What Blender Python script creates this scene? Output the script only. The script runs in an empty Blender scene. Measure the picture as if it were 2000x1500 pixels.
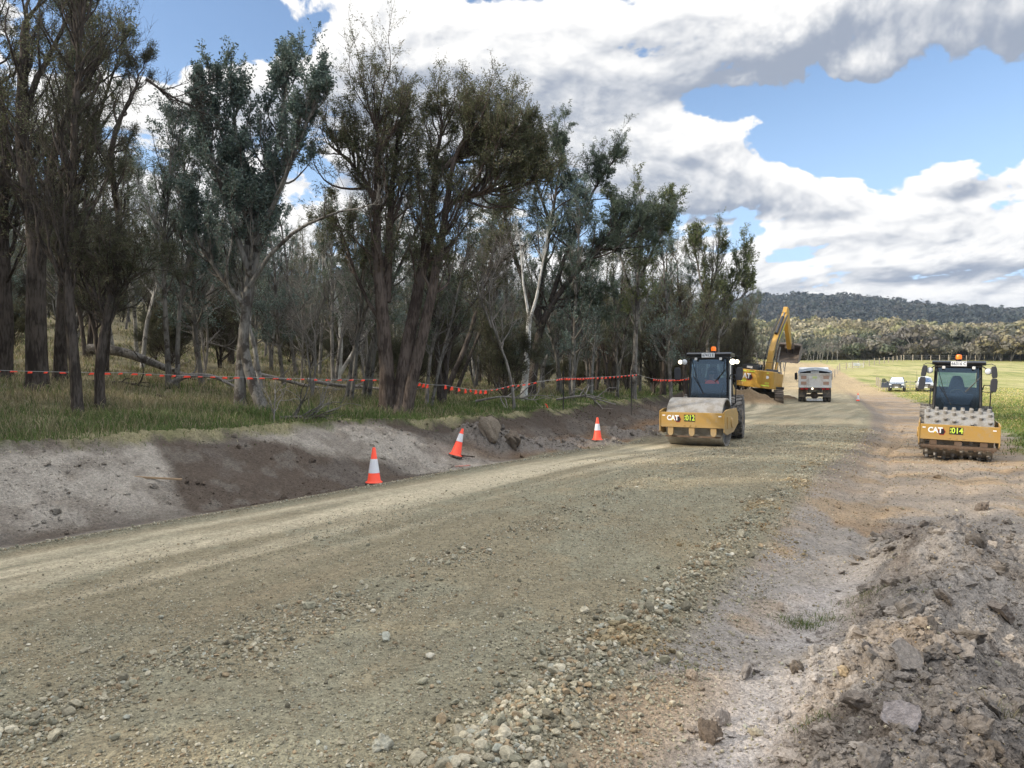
import bpy, bmesh, math, random
import numpy as np
from mathutils import Vector, Matrix
R = math.radians
sc = bpy.context.scene
col = sc.collection
rng = np.random.default_rng(7)
random.seed(7)

# ------------------------------------------------------------------ camera, light, sky, exposure
CAMZ, HY, FP = 2.1, 732.0, 1387.0
cam_data = bpy.data.cameras.new('camera')
cam = bpy.data.objects.new('camera', cam_data)
col.objects.link(cam)
cam.location = (0, 0, CAMZ)
cam.rotation_euler = (R(90) - math.atan(18 / FP), 0, 0)
cam_data.sensor_width = 36
cam_data.lens = FP / 2000 * 36
cam_data.clip_start = .1
cam_data.clip_end = 20000
sc.camera = cam
sc.view_settings.view_transform = 'Standard'
sc.view_settings.look = 'None'
sc.view_settings.gamma = 1
sc.view_settings.exposure = 0.72
sc.cycles.max_bounces = 5
sc.cycles.diffuse_bounces = 3
sc.cycles.glossy_bounces = 3
sc.cycles.transmission_bounces = 5
sc.cycles.transparent_max_bounces = 8
sc.cycles.volume_bounces = 0

SUN_EL, SUN_AZ = R(27), math.atan2(-.97, -.22)     # azimuth from +Y towards +X
sd = Vector((math.sin(SUN_AZ) * math.cos(SUN_EL), math.cos(SUN_AZ) * math.cos(SUN_EL), math.sin(SUN_EL)))
sun_d = bpy.data.lights.new('sun', 'SUN')
sun_d.energy = 2.7
sun_d.angle = R(.5)
sun_d.color = (1, .9, .76)
sun = bpy.data.objects.new('sun', sun_d)
sun.rotation_euler = sd.to_track_quat('Z', 'Y').to_euler()
col.objects.link(sun)

def pd(px, py):
    """direction (azimuth, tangent of elevation) of a spot of sky"""
    u, v = (px - 1000) / FP, (HY - py) / FP
    return math.atan(u), v / math.sqrt(1 + u * u)

class NT:
    def __init__(s, tree): s.t = tree; s.n = tree.nodes; s.l = tree.links
    def node(s, kind, ins=None, **kw):
        n = s.n.new(kind)
        for k, v in kw.items(): setattr(n, k, v)
        for k, v in (ins or {}).items(): s.set(n.inputs[k], v)
        return n
    def set(s, sock, v):
        if isinstance(v, bpy.types.NodeSocket): s.l.new(v, sock)
        elif v is not None: sock.default_value = v
    def m(s, op, a, b=None, c=None, clamp=False):
        n = s.n.new('ShaderNodeMath'); n.operation = op; n.use_clamp = clamp
        for i, v in enumerate((a, b, c)):
            if v is not None: s.set(n.inputs[i], v)
        return n.outputs[0]
    def v(s, op, a, b=None, out=0):
        n = s.n.new('ShaderNodeVectorMath'); n.operation = op
        s.set(n.inputs[0], a)
        if b is not None: s.set(n.inputs[1], b)
        return n.outputs[out]
    def rng(s, x, a, b, c=0., d=1., smooth=True):
        n = s.n.new('ShaderNodeMapRange')
        if smooth: n.interpolation_type = 'SMOOTHSTEP'
        for i, v in enumerate((x, a, b, c, d)): s.set(n.inputs[i], v)
        return n.outputs[0]
    def mix(s, f, a, b, mode='MIX'):
        n = s.n.new('ShaderNodeMix'); n.data_type = 'RGBA'; n.blend_type = mode
        s.set(n.inputs[0], f); s.set(n.inputs[6], a); s.set(n.inputs[7], b)
        return n.outputs[2]
    def noise(s, vec, scale, detail=4, rough=.55, lac=2.0, dist=0., out=0):
        n = s.n.new('ShaderNodeTexNoise')
        s.set(n.inputs['Vector'], vec); n.inputs['Scale'].default_value = scale
        n.inputs['Detail'].default_value = detail; n.inputs['Roughness'].default_value = rough
        n.inputs['Lacunarity'].default_value = lac; n.inputs['Distortion'].default_value = dist
        return n.outputs[out]

world = bpy.data.worlds.new('World')
sc.world = world
world.use_nodes = True
world.cycles.sampling_method = 'MANUAL'
world.cycles.sample_map_resolution = 512
# cloud density as a function of direction: soft banks plus fractal billows
BANKS = [  # px, py, half width, half height, weight
    (760, 130, 330, 190, 1.1), (1050, 140, 330, 190, 1.1), (1500, 30, 520, 140, 1.1), (1900, 10, 320, 190, 1.1), (1700, 130, 160, 60, .5), (1430, 90, 260, 100, .8),
    (1340, 310, 230, 110, 1.0), (1400, 380, 270, 70, 1.1), (1860, 350, 150, 60, 1.2), (2020, 350, 70, 60, 1.0), (1960, 268, 100, 36, 1.0),
    (1650, 540, 750, 150, .88), (1900, 450, 420, 80, .7), (1600, 400, 200, 60, .7), (270, 320, 280, 220, 1.0), (450, 190, 150, 110, .8), (1130, 250, 260, 70, .6),
    (600, 560, 900, 190, .9), (900, 310, 420, 120, .8), (1500, 640, 1000, 75, .75),
    (330, 20, 330, 90, -2.2), (1000, -70, 240, 80, -1.6), (1760, 240, 330, 80, -2.8), (1960, 205, 150, 34, -1.2), (1650, 320, 100, 30, -1.4), (1560, 432, 130, 12, -.6), (1590, 215, 90, 60, -.9), (1230, 432, 240, 14, -.5)]
grp = bpy.data.node_groups.new('cloud_density', 'ShaderNodeTree')
grp.interface.new_socket('Dir', in_out='INPUT', socket_type='NodeSocketVector')
grp.interface.new_socket('Density', in_out='OUTPUT', socket_type='NodeSocketFloat')
grp.interface.new_socket('Height', in_out='OUTPUT', socket_type='NodeSocketFloat')
g = NT(grp)
gi = g.n.new('NodeGroupInput'); go = g.n.new('NodeGroupOutput')
d = g.v('NORMALIZE', gi.outputs[0])
sep = g.node('ShaderNodeSeparateXYZ', {0: d})
X, Y, Z = sep.outputs
az = g.m('ARCTAN2', X, Y)
hyp = g.m('SQRT', g.m('ADD', g.m('MULTIPLY', X, X), g.m('ADD', g.m('MULTIPLY', Y, Y), 1e-4)))
te = g.m('DIVIDE', Z, hyp)
lz = g.m('MULTIPLY', g.m('LOGARITHM', g.m('MAXIMUM', g.m('ADD', Z, .07), .02), math.e), .55)
q = g.node('ShaderNodeCombineXYZ', {0: X, 1: Y, 2: lz}).outputs[0]
warp = g.noise(q, 2.2, 1, .5, out=1)
q2 = g.v('ADD', q, g.v('MULTIPLY', g.v('SUBTRACT', warp, (.5, .5, .5)), (.22, .22, .22)))
n1 = g.noise(q2, 3.4, 1, .5)
n2 = g.noise(q2, 9.0, 6, .62)
def fold(scale, k):
    n = g.noise(q2, scale, 0, .5)
    return g.m('MULTIPLY', g.m('ABSOLUTE', g.m('SUBTRACT', n, .5)), k)
bill = g.m('SUBTRACT', .24, g.m('ADD', g.m('ADD', fold(8.3, 1.7), fold(18.1, 1.1)), g.m('ADD', fold(39.7, .62), fold(85.0, .32))))
bl = g.node('ShaderNodeCombineXYZ', {0: az, 1: te}).outputs[0]
F = .0; HN = .0; HD = .001
wob = g.v('MULTIPLY', g.v('SUBTRACT', warp, (.5, .5, .5)), (.09, .05, 0))
bl = g.v('ADD', bl, wob)
for (px, py, hw, hh, w) in BANKS:
    a0, t0 = pd(px, py)
    ra, rt = hw / FP * math.cos(a0) ** 2, hh / FP * math.cos(a0)
    ln = g.v('LENGTH', g.v('MULTIPLY', g.v('SUBTRACT', bl, (a0, t0, 0)), (1 / ra, 1 / rt, 0)), out=1)
    f = g.rng(ln, 1.25, .25, 0, w)
    F = f if isinstance(F, float) else g.m('ADD', F, f)
    if w > 0:     # how high in its bank this spot lies: lit tops, flat grey bases
        hh_ = g.m('DIVIDE', g.m('SUBTRACT', te, t0), rt)
        wf_ = g.m('MULTIPLY', f, f)
        HN = g.m('ADD', g.m('MULTIPLY', hh_, wf_), HN); HD = g.m('ADD', wf_, HD)
F = g.m('MINIMUM', F, 1.25)
den = g.m('ADD', g.m('MULTIPLY', F, .60), -.14)
den = g.m('ADD', den, g.m('MULTIPLY', g.m('SUBTRACT', n1, .5), 1.1))
den = g.m('ADD', den, g.m('MULTIPLY', g.m('SUBTRACT', n2, .5), 1.7))
den = g.m('ADD', den, g.m('MULTIPLY', bill, .75))
# extra cover added beside and above the view to lift the ambient light
side = g.rng(g.m('ABSOLUTE', az), .75, 1.1, 0, .28)
den = g.m('ADD', den, g.m('MAXIMUM', side, g.rng(te, .62, .9, 0, .45)))
g.l.new(den, go.inputs[0]); g.l.new(g.m('DIVIDE', HN, HD), go.inputs[1])
wt = NT(world.node_tree)
for n in list(wt.n): wt.n.remove(n)
tc = wt.n.new('ShaderNodeTexCoord')
sky = wt.n.new('ShaderNodeTexSky')
sky.sky_type = 'NISHITA'; sky.sun_disc = False
sky.sun_elevation = SUN_EL; sky.sun_rotation = SUN_AZ % (2 * math.pi)
sky.air_density = 1.0; sky.dust_density = .6; sky.ozone_density = 1.5
D0 = tc.outputs['Generated']
def dens(v):
    n = wt.n.new('ShaderNodeGroup'); n.node_tree = grp; wt.l.new(v, n.inputs[0]); return n.outputs[0]
nA = wt.n.new('ShaderNodeGroup'); nA.node_tree = grp; wt.l.new(D0, nA.inputs[0]); dA, hA = nA.outputs[0], nA.outputs[1]
dB = dens(wt.v('ADD', D0, (-.012, 0, .019)))
sp = wt.node('ShaderNodeSeparateXYZ', {0: D0})
alpha = wt.rng(dA, -.01, .15)
gr = wt.m('MULTIPLY', wt.m('SUBTRACT', dA, dB), 1.25)
thick = wt.rng(dA, .15, .75)
lowz = wt.rng(sp.outputs[2], 0, .12)
shade = wt.mix(lowz, (3.6, 4.5, 6.0, 1), (3.2, 3.65, 4.5, 1))
white = wt.mix(lowz, (8.0, 8.2, 8.4, 1), (9.9, 9.75, 9.5, 1))
hl = wt.rng(hA, -.80, .40, -.46, .30)
br = wt.m('ADD', wt.m('ADD', wt.m('MULTIPLY', gr, .78), hl), wt.m('SUBTRACT', .51, wt.m('MULTIPLY', thick, .16)))
br = wt.rng(br, -.12, .98)
cloud = wt.mix(br, shade, white)
# visible cloud dimmed, unseen cloud overhead boosted to lift the ambient light
cloud = wt.mix(1, cloud, wt.node('ShaderNodeCombineColor', {0: wt.rng(sp.outputs[2], .50, .8, .70, 2.0), 1: wt.rng(sp.outputs[2], .50, .8, .70, 2.0), 2: wt.rng(sp.outputs[2], .50, .8, .70, 2.0)}).outputs[0], 'MULTIPLY')
skyc = wt.mix(1, sky.outputs[0], (1.22, 1.25, 1.3, 1), 'MULTIPLY')
# thin veil near the horizon
veil = wt.rng(sp.outputs[2], .40, .02, 0, .8)
skyc = wt.mix(veil, skyc, (3.7, 5.2, 7.5, 1))
cc = wt.mix(alpha, skyc, cloud)
below = wt.rng(sp.outputs[2], -.01, -.05)
cc = wt.mix(below, cc, (1.2, 1.1, .85, 1))
bg = wt.n.new('ShaderNodeBackground'); wt.l.new(cc, bg.inputs[0]); bg.inputs[1].default_value = .1
wo = wt.n.new('ShaderNodeOutputWorld'); wt.l.new(bg.outputs[0], wo.inputs[0])
# ------------------------------------------------------------------ helpers
def tag(o, label=None, cat=None, group=None, kind=None):
    for k, v in (('label', label), ('category', cat), ('group', group), ('kind', kind)):
        if v: o[k] = v
    return o
def link(name, mesh, mat=None, parent=None):
    o = bpy.data.objects.new(name, mesh); col.objects.link(o)
    if mat is not None:
        for mm in (mat if isinstance(mat, (list, tuple)) else [mat]): mesh.materials.append(mm)
    if parent is not None: o.parent = parent
    return o
def empty(name, loc, rz=0, parent=None):
    o = bpy.data.objects.new(name, None); col.objects.link(o)
    o.location = loc; o.rotation_euler = (0, 0, rz); o.empty_display_size = .3
    if parent: o.parent = parent
    return o
def np_mesh(name, verts, faces, colors=None, smooth=False, matidx=None):
    """faces: (n, k) array"""
    me = bpy.data.meshes.new(name)
    verts = np.ascontiguousarray(verts, dtype=np.float32)
    faces = np.ascontiguousarray(faces, dtype=np.int32)
    me.vertices.add(len(verts)); me.vertices.foreach_set('co', verts.ravel())
    k = faces.shape[1]
    me.loops.add(faces.size); me.loops.foreach_set('vertex_index', faces.ravel())
    me.polygons.add(len(faces)); me.polygons.foreach_set('loop_start', np.arange(0, faces.size, k, dtype=np.int32))
    if smooth: me.polygons.foreach_set('use_smooth', np.ones(len(faces), dtype=bool))
    else: me.polygons.foreach_set('use_smooth', np.zeros(len(faces), dtype=bool))
    if matidx is not None: me.polygons.foreach_set('material_index', matidx.astype(np.int32))
    me.update(calc_edges=True)
    if colors is not None:
        c = np.ones((len(verts), 4), dtype=np.float32); c[:, :colors.shape[1]] = colors
        a = me.color_attributes.new('tint', 'FLOAT_COLOR', 'POINT'); a.data.foreach_set('color', c.ravel())
    return me
def vnoise(x, y, seed=0):
    xi = np.floor(x).astype(np.int64); yi = np.floor(y).astype(np.int64)
    fx = x - xi; fy = y - yi
    fx = fx * fx * (3 - 2 * fx); fy = fy * fy * (3 - 2 * fy)
    def h(a, b):
        n = (a * 374761393 + b * 668265263 + seed * 1442695041) & 0x7fffffff
        n = ((n ^ (n >> 13)) * 1274126177) & 0x7fffffff
        return ((n ^ (n >> 16)) & 0xffff) / 65535.0
    return (h(xi, yi) * (1 - fx) + h(xi + 1, yi) * fx) * (1 - fy) + (h(xi, yi + 1) * (1 - fx) + h(xi + 1, yi + 1) * fx) * fy
def fbm(x, y, s, o=4, seed=0, g=.5):
    r = np.zeros_like(x); a = 1.; t = 0.
    for i in range(o):
        r += a * vnoise(x * s + 17.3 * i, y * s - 9.1 * i, seed + i); t += a; a *= g; s *= 2.03
    return r / t          # 0..1, mean .5
def ss(x, a, b):
    t = np.clip((x - a) / (b - a), 0, 1); return t * t * (3 - 2 * t)
def clods(x, y, s, seed=0):
    """rounded lumps: 1 at the middle of a lump, 0 in the creases"""
    xi = np.floor(x * s).astype(np.int64); yi = np.floor(y * s).astype(np.int64)
    best = np.full(x.shape, 9.)
    for dx in (-1, 0, 1):
        for dy in (-1, 0, 1):
            a, b = xi + dx, yi + dy
            def h(k):
                n = (a * 73856093 ^ b * 19349663 ^ (seed + k) * 83492791) & 0x7fffffff
                n = ((n ^ (n >> 13)) * 1274126177) & 0x7fffffff
                return ((n ^ (n >> 16)) & 0xffff) / 65535.0
            dd = (a + h(1) - x * s) ** 2 + (b + h(2) - y * s) ** 2
            sz = .35 + .9 * h(3)
            best = np.minimum(best, dd / sz)
    return np.clip(1 - best, 0, 1)

# ------------------------------------------------------------------ the lie of the land
XL_Y = [-40, 0, 4, 8.25, 13, 24.7, 50, 70, 110, 170, 260]; XL_X = [-36, -12, -9, -5.95, -2.54, 5.0, 16.0, 24.5, 42.0, 62, 90]
XR_Y = [-40, 0, 3.9, 7.9, 14.7, 29.7, 43, 60, 80, 110, 170, 260]; XR_X = [-26, -2.3, -.14, 2.28, 5.9, 14.6, 21.4, 29, 37.5, 49.0, 70, 98]
def smooth_interp(y, ys, xs):
    r = 0
    for o in (-1.5, -.75, 0, .75, 1.5): r = r + np.interp(y + o * .8, ys, xs)
    return r / 5
def ab(x, y):
    """metres left of the road's left edge, metres right of its right edge"""
    return (smooth_interp(y, XL_Y, XL_X) - x) * .85, (x - smooth_interp(y, XR_Y, XR_X)) * .86
MOUNDS = [  # x, y, radius, height
    (4.55, 7.2, .7, .15), (5.3, 7.0, .8, .13), (2.9, 5.0, .4, .1), (5.9, 9.4, .9, .12),
    (-.75, 19.0, .8, .42), (.15, 19.6, .8, .34), (1.2, 20.6, .8, .25), (2.6, 22.3, .9, .25), (4.3, 25.2, 1., .3), (6.6, 29, 1.2, .32), (8.4, 33, 1.3, .3),
    (16.9, 50.2, 1.8, .9), (15.6, 51.5, 1.6, .5), (14.2, 50.5, 2.0, .5), (21.5, 60.5, 1.8, .6), (23.8, 63.5, 1.6, .35)]
def height(x, y, fine=True):
    x = np.asarray(x, dtype=float); y = np.asarray(y, dtype=float)
    a, b = ab(x, y)
    near = np.exp(-(np.maximum(y, 0) / 60.) ** 2)
    z = np.zeros_like(x)
    wl = (fbm(x, y, .35, 3, 11) - .5)
    # left: shoulder, cut batter, grassed bank, forest floor
    bank = .88 * ss(a + wl * 1.2, .9, 3.7) - .10 * np.exp(-((a - 1.0) / .4) ** 2) * (y < 30)
    k = 1 - .62 * ss(y, 26, 62) * ss(x / np.maximum(y, 1), -.22, .12)
    dd = np.clip(a - 3.2, 0, 62)
    bank = bank + k * (.062 * dd + .0016 * dd ** 2)
    z = z + np.where(a > 0, bank, 0)
    z = z + .05 * np.exp(-((a + .05) / .28) ** 2) * (y < 26)
    z = z + (a > 2.5) * (fbm(x, y, .55, 4, 3) - .5) * .35 * ss(a, 2.5, 6)
    # road: slight crown, wheel paths
    w = a + b
    on = ss(-a, 0, .8) * ss(-b, 0, .6)
    z = z + on * .06
    z = z + .035 * np.exp(-((b + 2.35) / .35) ** 2) * (y < 20)
    # right: loose stone windrow, shallow drain, haul track, spoil windrow by the camera
    z = z + .10 * np.exp(-((b - .05) / .26) ** 2) * (1 - ss(y, 11, 17))
    drop = -.24 * ss(b, .1, 1.6)
    z = z + np.where(b > 0, drop, 0)
    ridge = 1 - ss(y, 8.2, 10.5)
    bc = 1.95 + .06 * (y - 3.5) + .12 * np.sin(y * 2.1)
    z = z + ridge * .41 * np.exp(-((b - bc) / .62) ** 2)
    z = z + ridge * .62 * ss(b, 2.9, 4.6) + (1 - ridge) * .10 * ss(b, 4, 6)
    z = z - .19 * ss(y, 15, 23)
    # paddock: rises gently to a crest and falls away behind it
    fy = np.maximum(y - 62, 0)
    rise = .00045 * np.minimum(fy, 70) ** 2 + np.maximum(np.minimum(fy, 140) - 70, 0) * .063
    rise = np.where(y > 200, rise - .06 * np.minimum(y - 200, 130) ** 1.0 * ss(y, 200, 250), rise)
    z = z + rise
    # hills
    th = np.arctan2(x, np.maximum(y, 1e-3)); rr = np.hypot(x, y)
    h1 = ss(rr, 330, 620) * (62 + 16 * (fbm(x, y, .004, 3, 21) - .5))
    h1 = h1 * (1 - .22 * ss(th, .42, .62))
    h2 = ss(rr, 800, 1500) * np.interp(th, [-1.6, -.3, .25, .33, .40, .46, .53, .62, .8, 1.6], [120, 102, 92, 106, 104, 96, 84, 73, 66, 66]) + ss(rr, 800, 1500) * 16 * (fbm(x, y, .004, 4, 31) - .5)
    z = np.where(rr > 300, z + h1 * .54 + h2, z)
    # spoil heaps
    for (mx, my, r, hh) in MOUNDS:
        d2 = ((x - mx) ** 2 + (y - my) ** 2) / (r * r)
        z = z + hh * np.exp(-d2 * 1.1) * (1 + .35 * (fbm(x, y, 3.2 / r, 2, 5) - .5))
    if fine:
        z = z + rough(x, y, a, b) * (np.hypot(x, y) < 70)
    return z
def rough(x, y, a, b):
    dirt_r = ss(b, .5, 1.0) * (1 - ss(b, 5, 7)) 
    soft = ss(b + .8 * (fbm(x, y, .6, 2, 8) - .5), 1.3, 1.8) * (1 - ss(y, 8.5, 12))
    heap = np.zeros_like(x)
    for (mx, my, r, hh) in MOUNDS: heap = np.maximum(heap, np.exp(-(((x - mx) ** 2 + (y - my) ** 2) / (r * r))))
    soft = np.maximum(soft, ss(heap, .2, .6) * (hh > .05))
    c1 = clods(x, y, 3.6, 1); c2 = clods(x, y, 8.5, 2); c3 = clods(x, y, 19, 3)
    r = 1.5 * soft * (.12 * c1 * fbm(x, y, 1.3, 2, 4) + .055 * c2 + .025 * c3 + .12 * (fbm(x, y, 2.2, 4, 40) - .5) - .05)
    r = r + dirt_r * (1 - soft) * (.018 * c2 * fbm(x, y, .9, 2, 6) * 2 + .03 * (fbm(x, y, 1.4, 4, 41) - .5))
    # wheel ruts along the haul track (they run with the road)
    for bb, wd in ((1.0, .16), (1.45, .12), (2.9, .2), (3.9, .2)):
        r = r - (y > 8.5) * (.06 + .02 * np.sin(y * 9 + b * 6)) * np.exp(-((b - bb - .1 * np.sin(y * .5)) / wd) ** 2) * (.5 + fbm(x, y, .5, 2, 9))
    bare_l = ss(a, .5, 1) * (1 - ss(a, 3.4, 3.9))
    r = r + bare_l * (.10 * (fbm(x, y, 1.6, 5, 42, .6) - .5) + .05 * c1 * ss(fbm(x, y, .9, 2, 7), .45, .65) + .035 * c2 * fbm(x, y, .8, 2, 7))
    # ragged turf lip
    r = r + .10 * np.exp(-((a - 3.45 + .7 * (fbm(x, y, 1.1, 3, 44) - .5)) / .22) ** 2) * (.4 + c2)
    onroad = ss(-a, 0, .4) * ss(-b, 0, .4)
    r = r + onroad * .010 * (fbm(x, y, 5, 3, 43) - .5)
    return r

SOIL = dict(
    road=(.262, .224, .146), gravel=(.256, .238, .165), pale=(.50, .43, .30), tan=(.33, .235, .14), brown=(.085, .066, .051), red=(.19, .12, .07),
    ash=(.32, .286, .24), mauve=(.36, .325, .295), spoil=(.205, .180, .155), spoil2=(.275, .245, .212), mossy=(.085, .10, .035), straw=(.27, .235, .14),
    pad=(.32, .31, .115), paddry=(.44, .39, .19), pgreen=(.11, .15, .04), litter=(.19, .165, .105), sand=(.46, .35, .20), hillg=(.10, .10, .055), hillf=(.10, .17, .06))
def ground_colour(x, y):
    a, b = ab(x, y)
    C = {k: np.array(v) for k, v in SOIL.items()}
    n1 = fbm(x, y, .9, 4, 50); n2 = fbm(x, y, 3.1, 4, 51); n3 = fbm(x, y, .22, 3, 52)
    # streaks that run with the road: stretch the noise along it
    ux, uy = .53, .85
    s = x * ux + y * uy; t = -x * uy + y * ux
    st = fbm(s * .18, t * 2.6, 1., 4, 53); st2 = fbm(s * .6, t * 5, 1., 4, 54)
    def lay(c, new, m):
        m = np.clip(m, 0, 1)[..., None]; return c * (1 - m) + new * m
    c = np.broadcast_to(C['road'], x.shape + (3,)).copy()
    c = lay(c, C['gravel'], ss(n1 + .3 * (n2 - .5), .45, .6) * .8)
    c = lay(c, C['road'] * .78, ss(st2, .5, .62) * .4)
    c = lay(c, C['tan'] * .9, ss(st, .56, .68) * .25 * ss(n3, .4, .6))
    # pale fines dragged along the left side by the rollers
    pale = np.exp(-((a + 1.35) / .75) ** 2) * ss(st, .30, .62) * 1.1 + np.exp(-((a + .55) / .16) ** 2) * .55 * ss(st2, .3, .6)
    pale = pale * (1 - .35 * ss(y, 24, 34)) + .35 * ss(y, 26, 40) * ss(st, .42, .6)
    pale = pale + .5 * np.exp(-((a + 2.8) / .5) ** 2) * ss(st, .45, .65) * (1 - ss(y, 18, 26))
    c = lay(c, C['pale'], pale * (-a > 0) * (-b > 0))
    # loose stones beside the road
    c = lay(c, C['gravel'] * .62, np.exp(-((a - .12) / .3) ** 2) * (y < 24))
    # left cut
    L = ss(a, .3, .6)
    wob = 1.1 * (fbm(x, y, .7, 3, 55) - .5)
    palebank = np.maximum(ss(7.6 - (y + .74 * x) + wob, -.15, .15), ss((y - .29 * x) - 15.9 + wob, -.2, .2) * (1 - ss(y, 17.4, 18.2)))
    palebank = palebank * (1 - .85 * np.exp(-((a - .85) / .4) ** 2) * (y < 13)) * (1 - ss(a + wob * .5, 3.0, 3.5) * .8)
    cut = lay(np.broadcast_to(C['brown'] * 1.15, x.shape + (3,)).copy(), C['spoil'] * .6, ss(n1, .5, .65) * .6)
    cut = lay(cut, C['ash'] * .55, ss(n2, .55, .7) * .5)
    cut = lay(cut, C['ash'], palebank * (.55 + .45 * ss(n2, .35, .6)))
    cut = lay(cut, C['red'], ss(y, 17.5, 19.5) * (1 - ss(a, 1.4, 2.0)) * .95)
    cut = lay(cut, C['brown'] * .8, ss(y, 17.5, 19.5) * ss(a, 2.2, 2.8) * .8)
    c = lay(c, cut, L)
    # right: haul track and spoil
    Rr = ss(b + .25 * (n2 - .5), .15, .5)
    trk = lay(np.broadcast_to(C['spoil2'], x.shape + (3,)).copy(), C['tan'], ss(n1, .46, .62) * .75)
    trk = lay(trk, C['red'] * 1.25, ss(fbm(x, y, .5, 3, 56), .58, .7) * .35)
    trk = lay(trk, C['mauve'], np.exp(-((b - 1.15) / .35) ** 2) * (1 - ss(y, 7.5, 9)) * ss(n1, .3, .5))
    trk = lay(trk, C['tan'] * 1.05, ss(y, 9, 15) * .4)
    trk = lay(trk, C['spoil'] * .8, np.exp(-((b - .5) / .5) ** 2) * ss(y, 12, 16) * .7)
    spo = lay(np.broadcast_to(C['spoil'], x.shape + (3,)).copy(), C['spoil2'] * 1.08, ss(n1, .5, .66) * .8)
    spo = lay(spo, C['tan'] * .9, ss(fbm(x, y, 1.2, 3, 57), .60, .72) * .25)
    spo = lay(spo, C['brown'] * 1.4, ss(n2, .60, .72) * .6)
    right = lay(trk, spo, ss(b + .9 * (n1 - .5), 1.4, 1.9) * (1 - ss(y, 9, 12)))
    c = lay(c, right, Rr)
    hp = np.zeros_like(x); hq = np.zeros_like(x)
    for (mx, my, r, hh) in MOUNDS:
        e_ = np.exp(-(((x - mx) ** 2 + (y - my) ** 2) / (r * r)))
        if my > 45: hp = np.maximum(hp, e_)
        elif my > 15: hq = np.maximum(hq, e_)
    c = lay(c, C['tan'] * .62, ss(hp, .15, .4)); c = lay(c, C['spoil'] * .9, ss(hq, .2, .5))
    # grass
    gl = ss(a + 1.0 * (n1 - .5) + .5 * (n2 - .5), 3.1, 3.6)
    grassL = lay(np.broadcast_to(C['mossy'], x.shape + (3,)).copy(), C['straw'], ss(n1 + .2 * ss(a, 5, 12), .45, .65) * .8)
    grassL = lay(grassL, C['litter'], ss(a, 7, 16) * .75)
    c = lay(c, grassL, gl)
    gr = ss(b + 1.6 * (n1 - .5) + .8 * (n2 - .5), 4.7, 5.5) * ss(y, 12, 20)
    pg = lay(np.broadcast_to(C['pgreen'], x.shape + (3,)).copy(), C['pad'] * .75, ss(n1, .45, .62) * .6)
    pg = lay(pg, C['pad'], ss(y + .25 * (x - 33) , 60, 92)); pg = lay(pg, C['paddry'], ss(y, 70, 110) * ss(n3 + .3 * n1, .5, .8) * .75)
    pt = fbm(x * .5, y * .16, 1., 4, 91)
    pg = lay(pg, C['pgreen'] * 1.2, ss(pt, .52, .64) * ss(y, 55, 80) * .55); pg = lay(pg, C['paddry'] * .95, ss(fbm(x, y * .35, .25, 4, 92), .5, .62) * ss(y, 60, 85) * .7)
    c = lay(c, pg, gr)
    c = lay(c, C['sand'], ss(y, 72, 92) * (1 - gr) * (a < 3) * .8)
    c = lay(c, C['pad'] * .9, ss(y, 175, 200))
    rr = np.hypot(x, y)
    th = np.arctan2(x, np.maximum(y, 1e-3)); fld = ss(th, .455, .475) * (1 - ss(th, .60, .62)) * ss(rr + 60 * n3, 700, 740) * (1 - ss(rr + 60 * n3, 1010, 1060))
    far = lay(lay(np.broadcast_to(C['hillg'], x.shape + (3,)).copy(), np.array((.038, .044, .034)), ss(rr, 680, 730)), C['hillf'], fld)  # upper slope ground darkened to carry the same painted cloud shade
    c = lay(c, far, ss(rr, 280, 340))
    fine = .82 + .36 * fbm(x, y, 9, 3, 59)
    return np.clip(c * fine[..., None], 0, 1), a, b

def ground_mat(name, grain=1.0, rough_=.95):
    m = bpy.data.materials.new(name); m.use_nodes = True
    t = NT(m.node_tree); bs = t.n['Principled BSDF']
    at = t.n.new('ShaderNodeAttribute'); at.attribute_name = 'tint'
    tcn = t.n.new('ShaderNodeTexCoord'); P = tcn.outputs['Object']
    n1 = t.noise(P, 22, 5, .65); n2 = t.noise(P, 90, 3, .6)
    vo = t.n.new('ShaderNodeTexVoronoi'); vo.feature = 'F1'; t.l.new(P, vo.inputs['Vector']); vo.inputs['Scale'].default_value = 38
    vo2 = t.n.new('ShaderNodeTexVoronoi'); vo2.feature = 'F1'; t.l.new(P, vo2.inputs['Vector']); vo2.inputs['Scale'].default_value = 85
    sp2 = t.node('ShaderNodeSeparateColor', {0: vo.outputs['Color']}); sp3 = t.node('ShaderNodeSeparateColor', {0: vo2.outputs['Color']})
    k = t.m('ADD', t.m('MULTIPLY', n1, .8), t.m('MULTIPLY', n2, .5))
    k = t.m('ADD', k, t.m('MULTIPLY', sp2.outputs[0], .42)); k = t.m('ADD', k, t.m('MULTIPLY', sp3.outputs[0], .30))
    k = t.m('ADD', k, .02)
    kc = t.node('ShaderNodeCombineColor', {0: k, 1: k, 2: k}).outputs[0]
    base = t.mix(1.0, at.outputs['Color'], kc, 'MULTIPLY')
    t.l.new(base, bs.inputs['Base Color']); bs.inputs['Roughness'].default_value = rough_
    bs.inputs['Specular IOR Level'].default_value = .15
    hgt = t.m('ADD', t.m('MULTIPLY', t.m('SUBTRACT', 1, vo.outputs['Distance']), .5), t.m('ADD', t.m('MULTIPLY', n1, .8), t.m('MULTIPLY', t.m('SUBTRACT', 1, vo2.outputs['Distance']), .25)))
    bp = t.node('ShaderNodeBump', {'Height': hgt, 'Strength': .9 * grain, 'Distance': .03})
    t.l.new(bp.outputs[0], bs.inputs['Normal'])
    return m
M_ground = ground_mat('ground_soil')
def r_rows():
    r = [.9]
    while r[-1] < 2700:
        q = r[-1]
        r.append(q * (1.0062 if q < 60 else 1.009 if q < 260 else 1.02))
    return np.array(r)
rows = r_rows()
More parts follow.
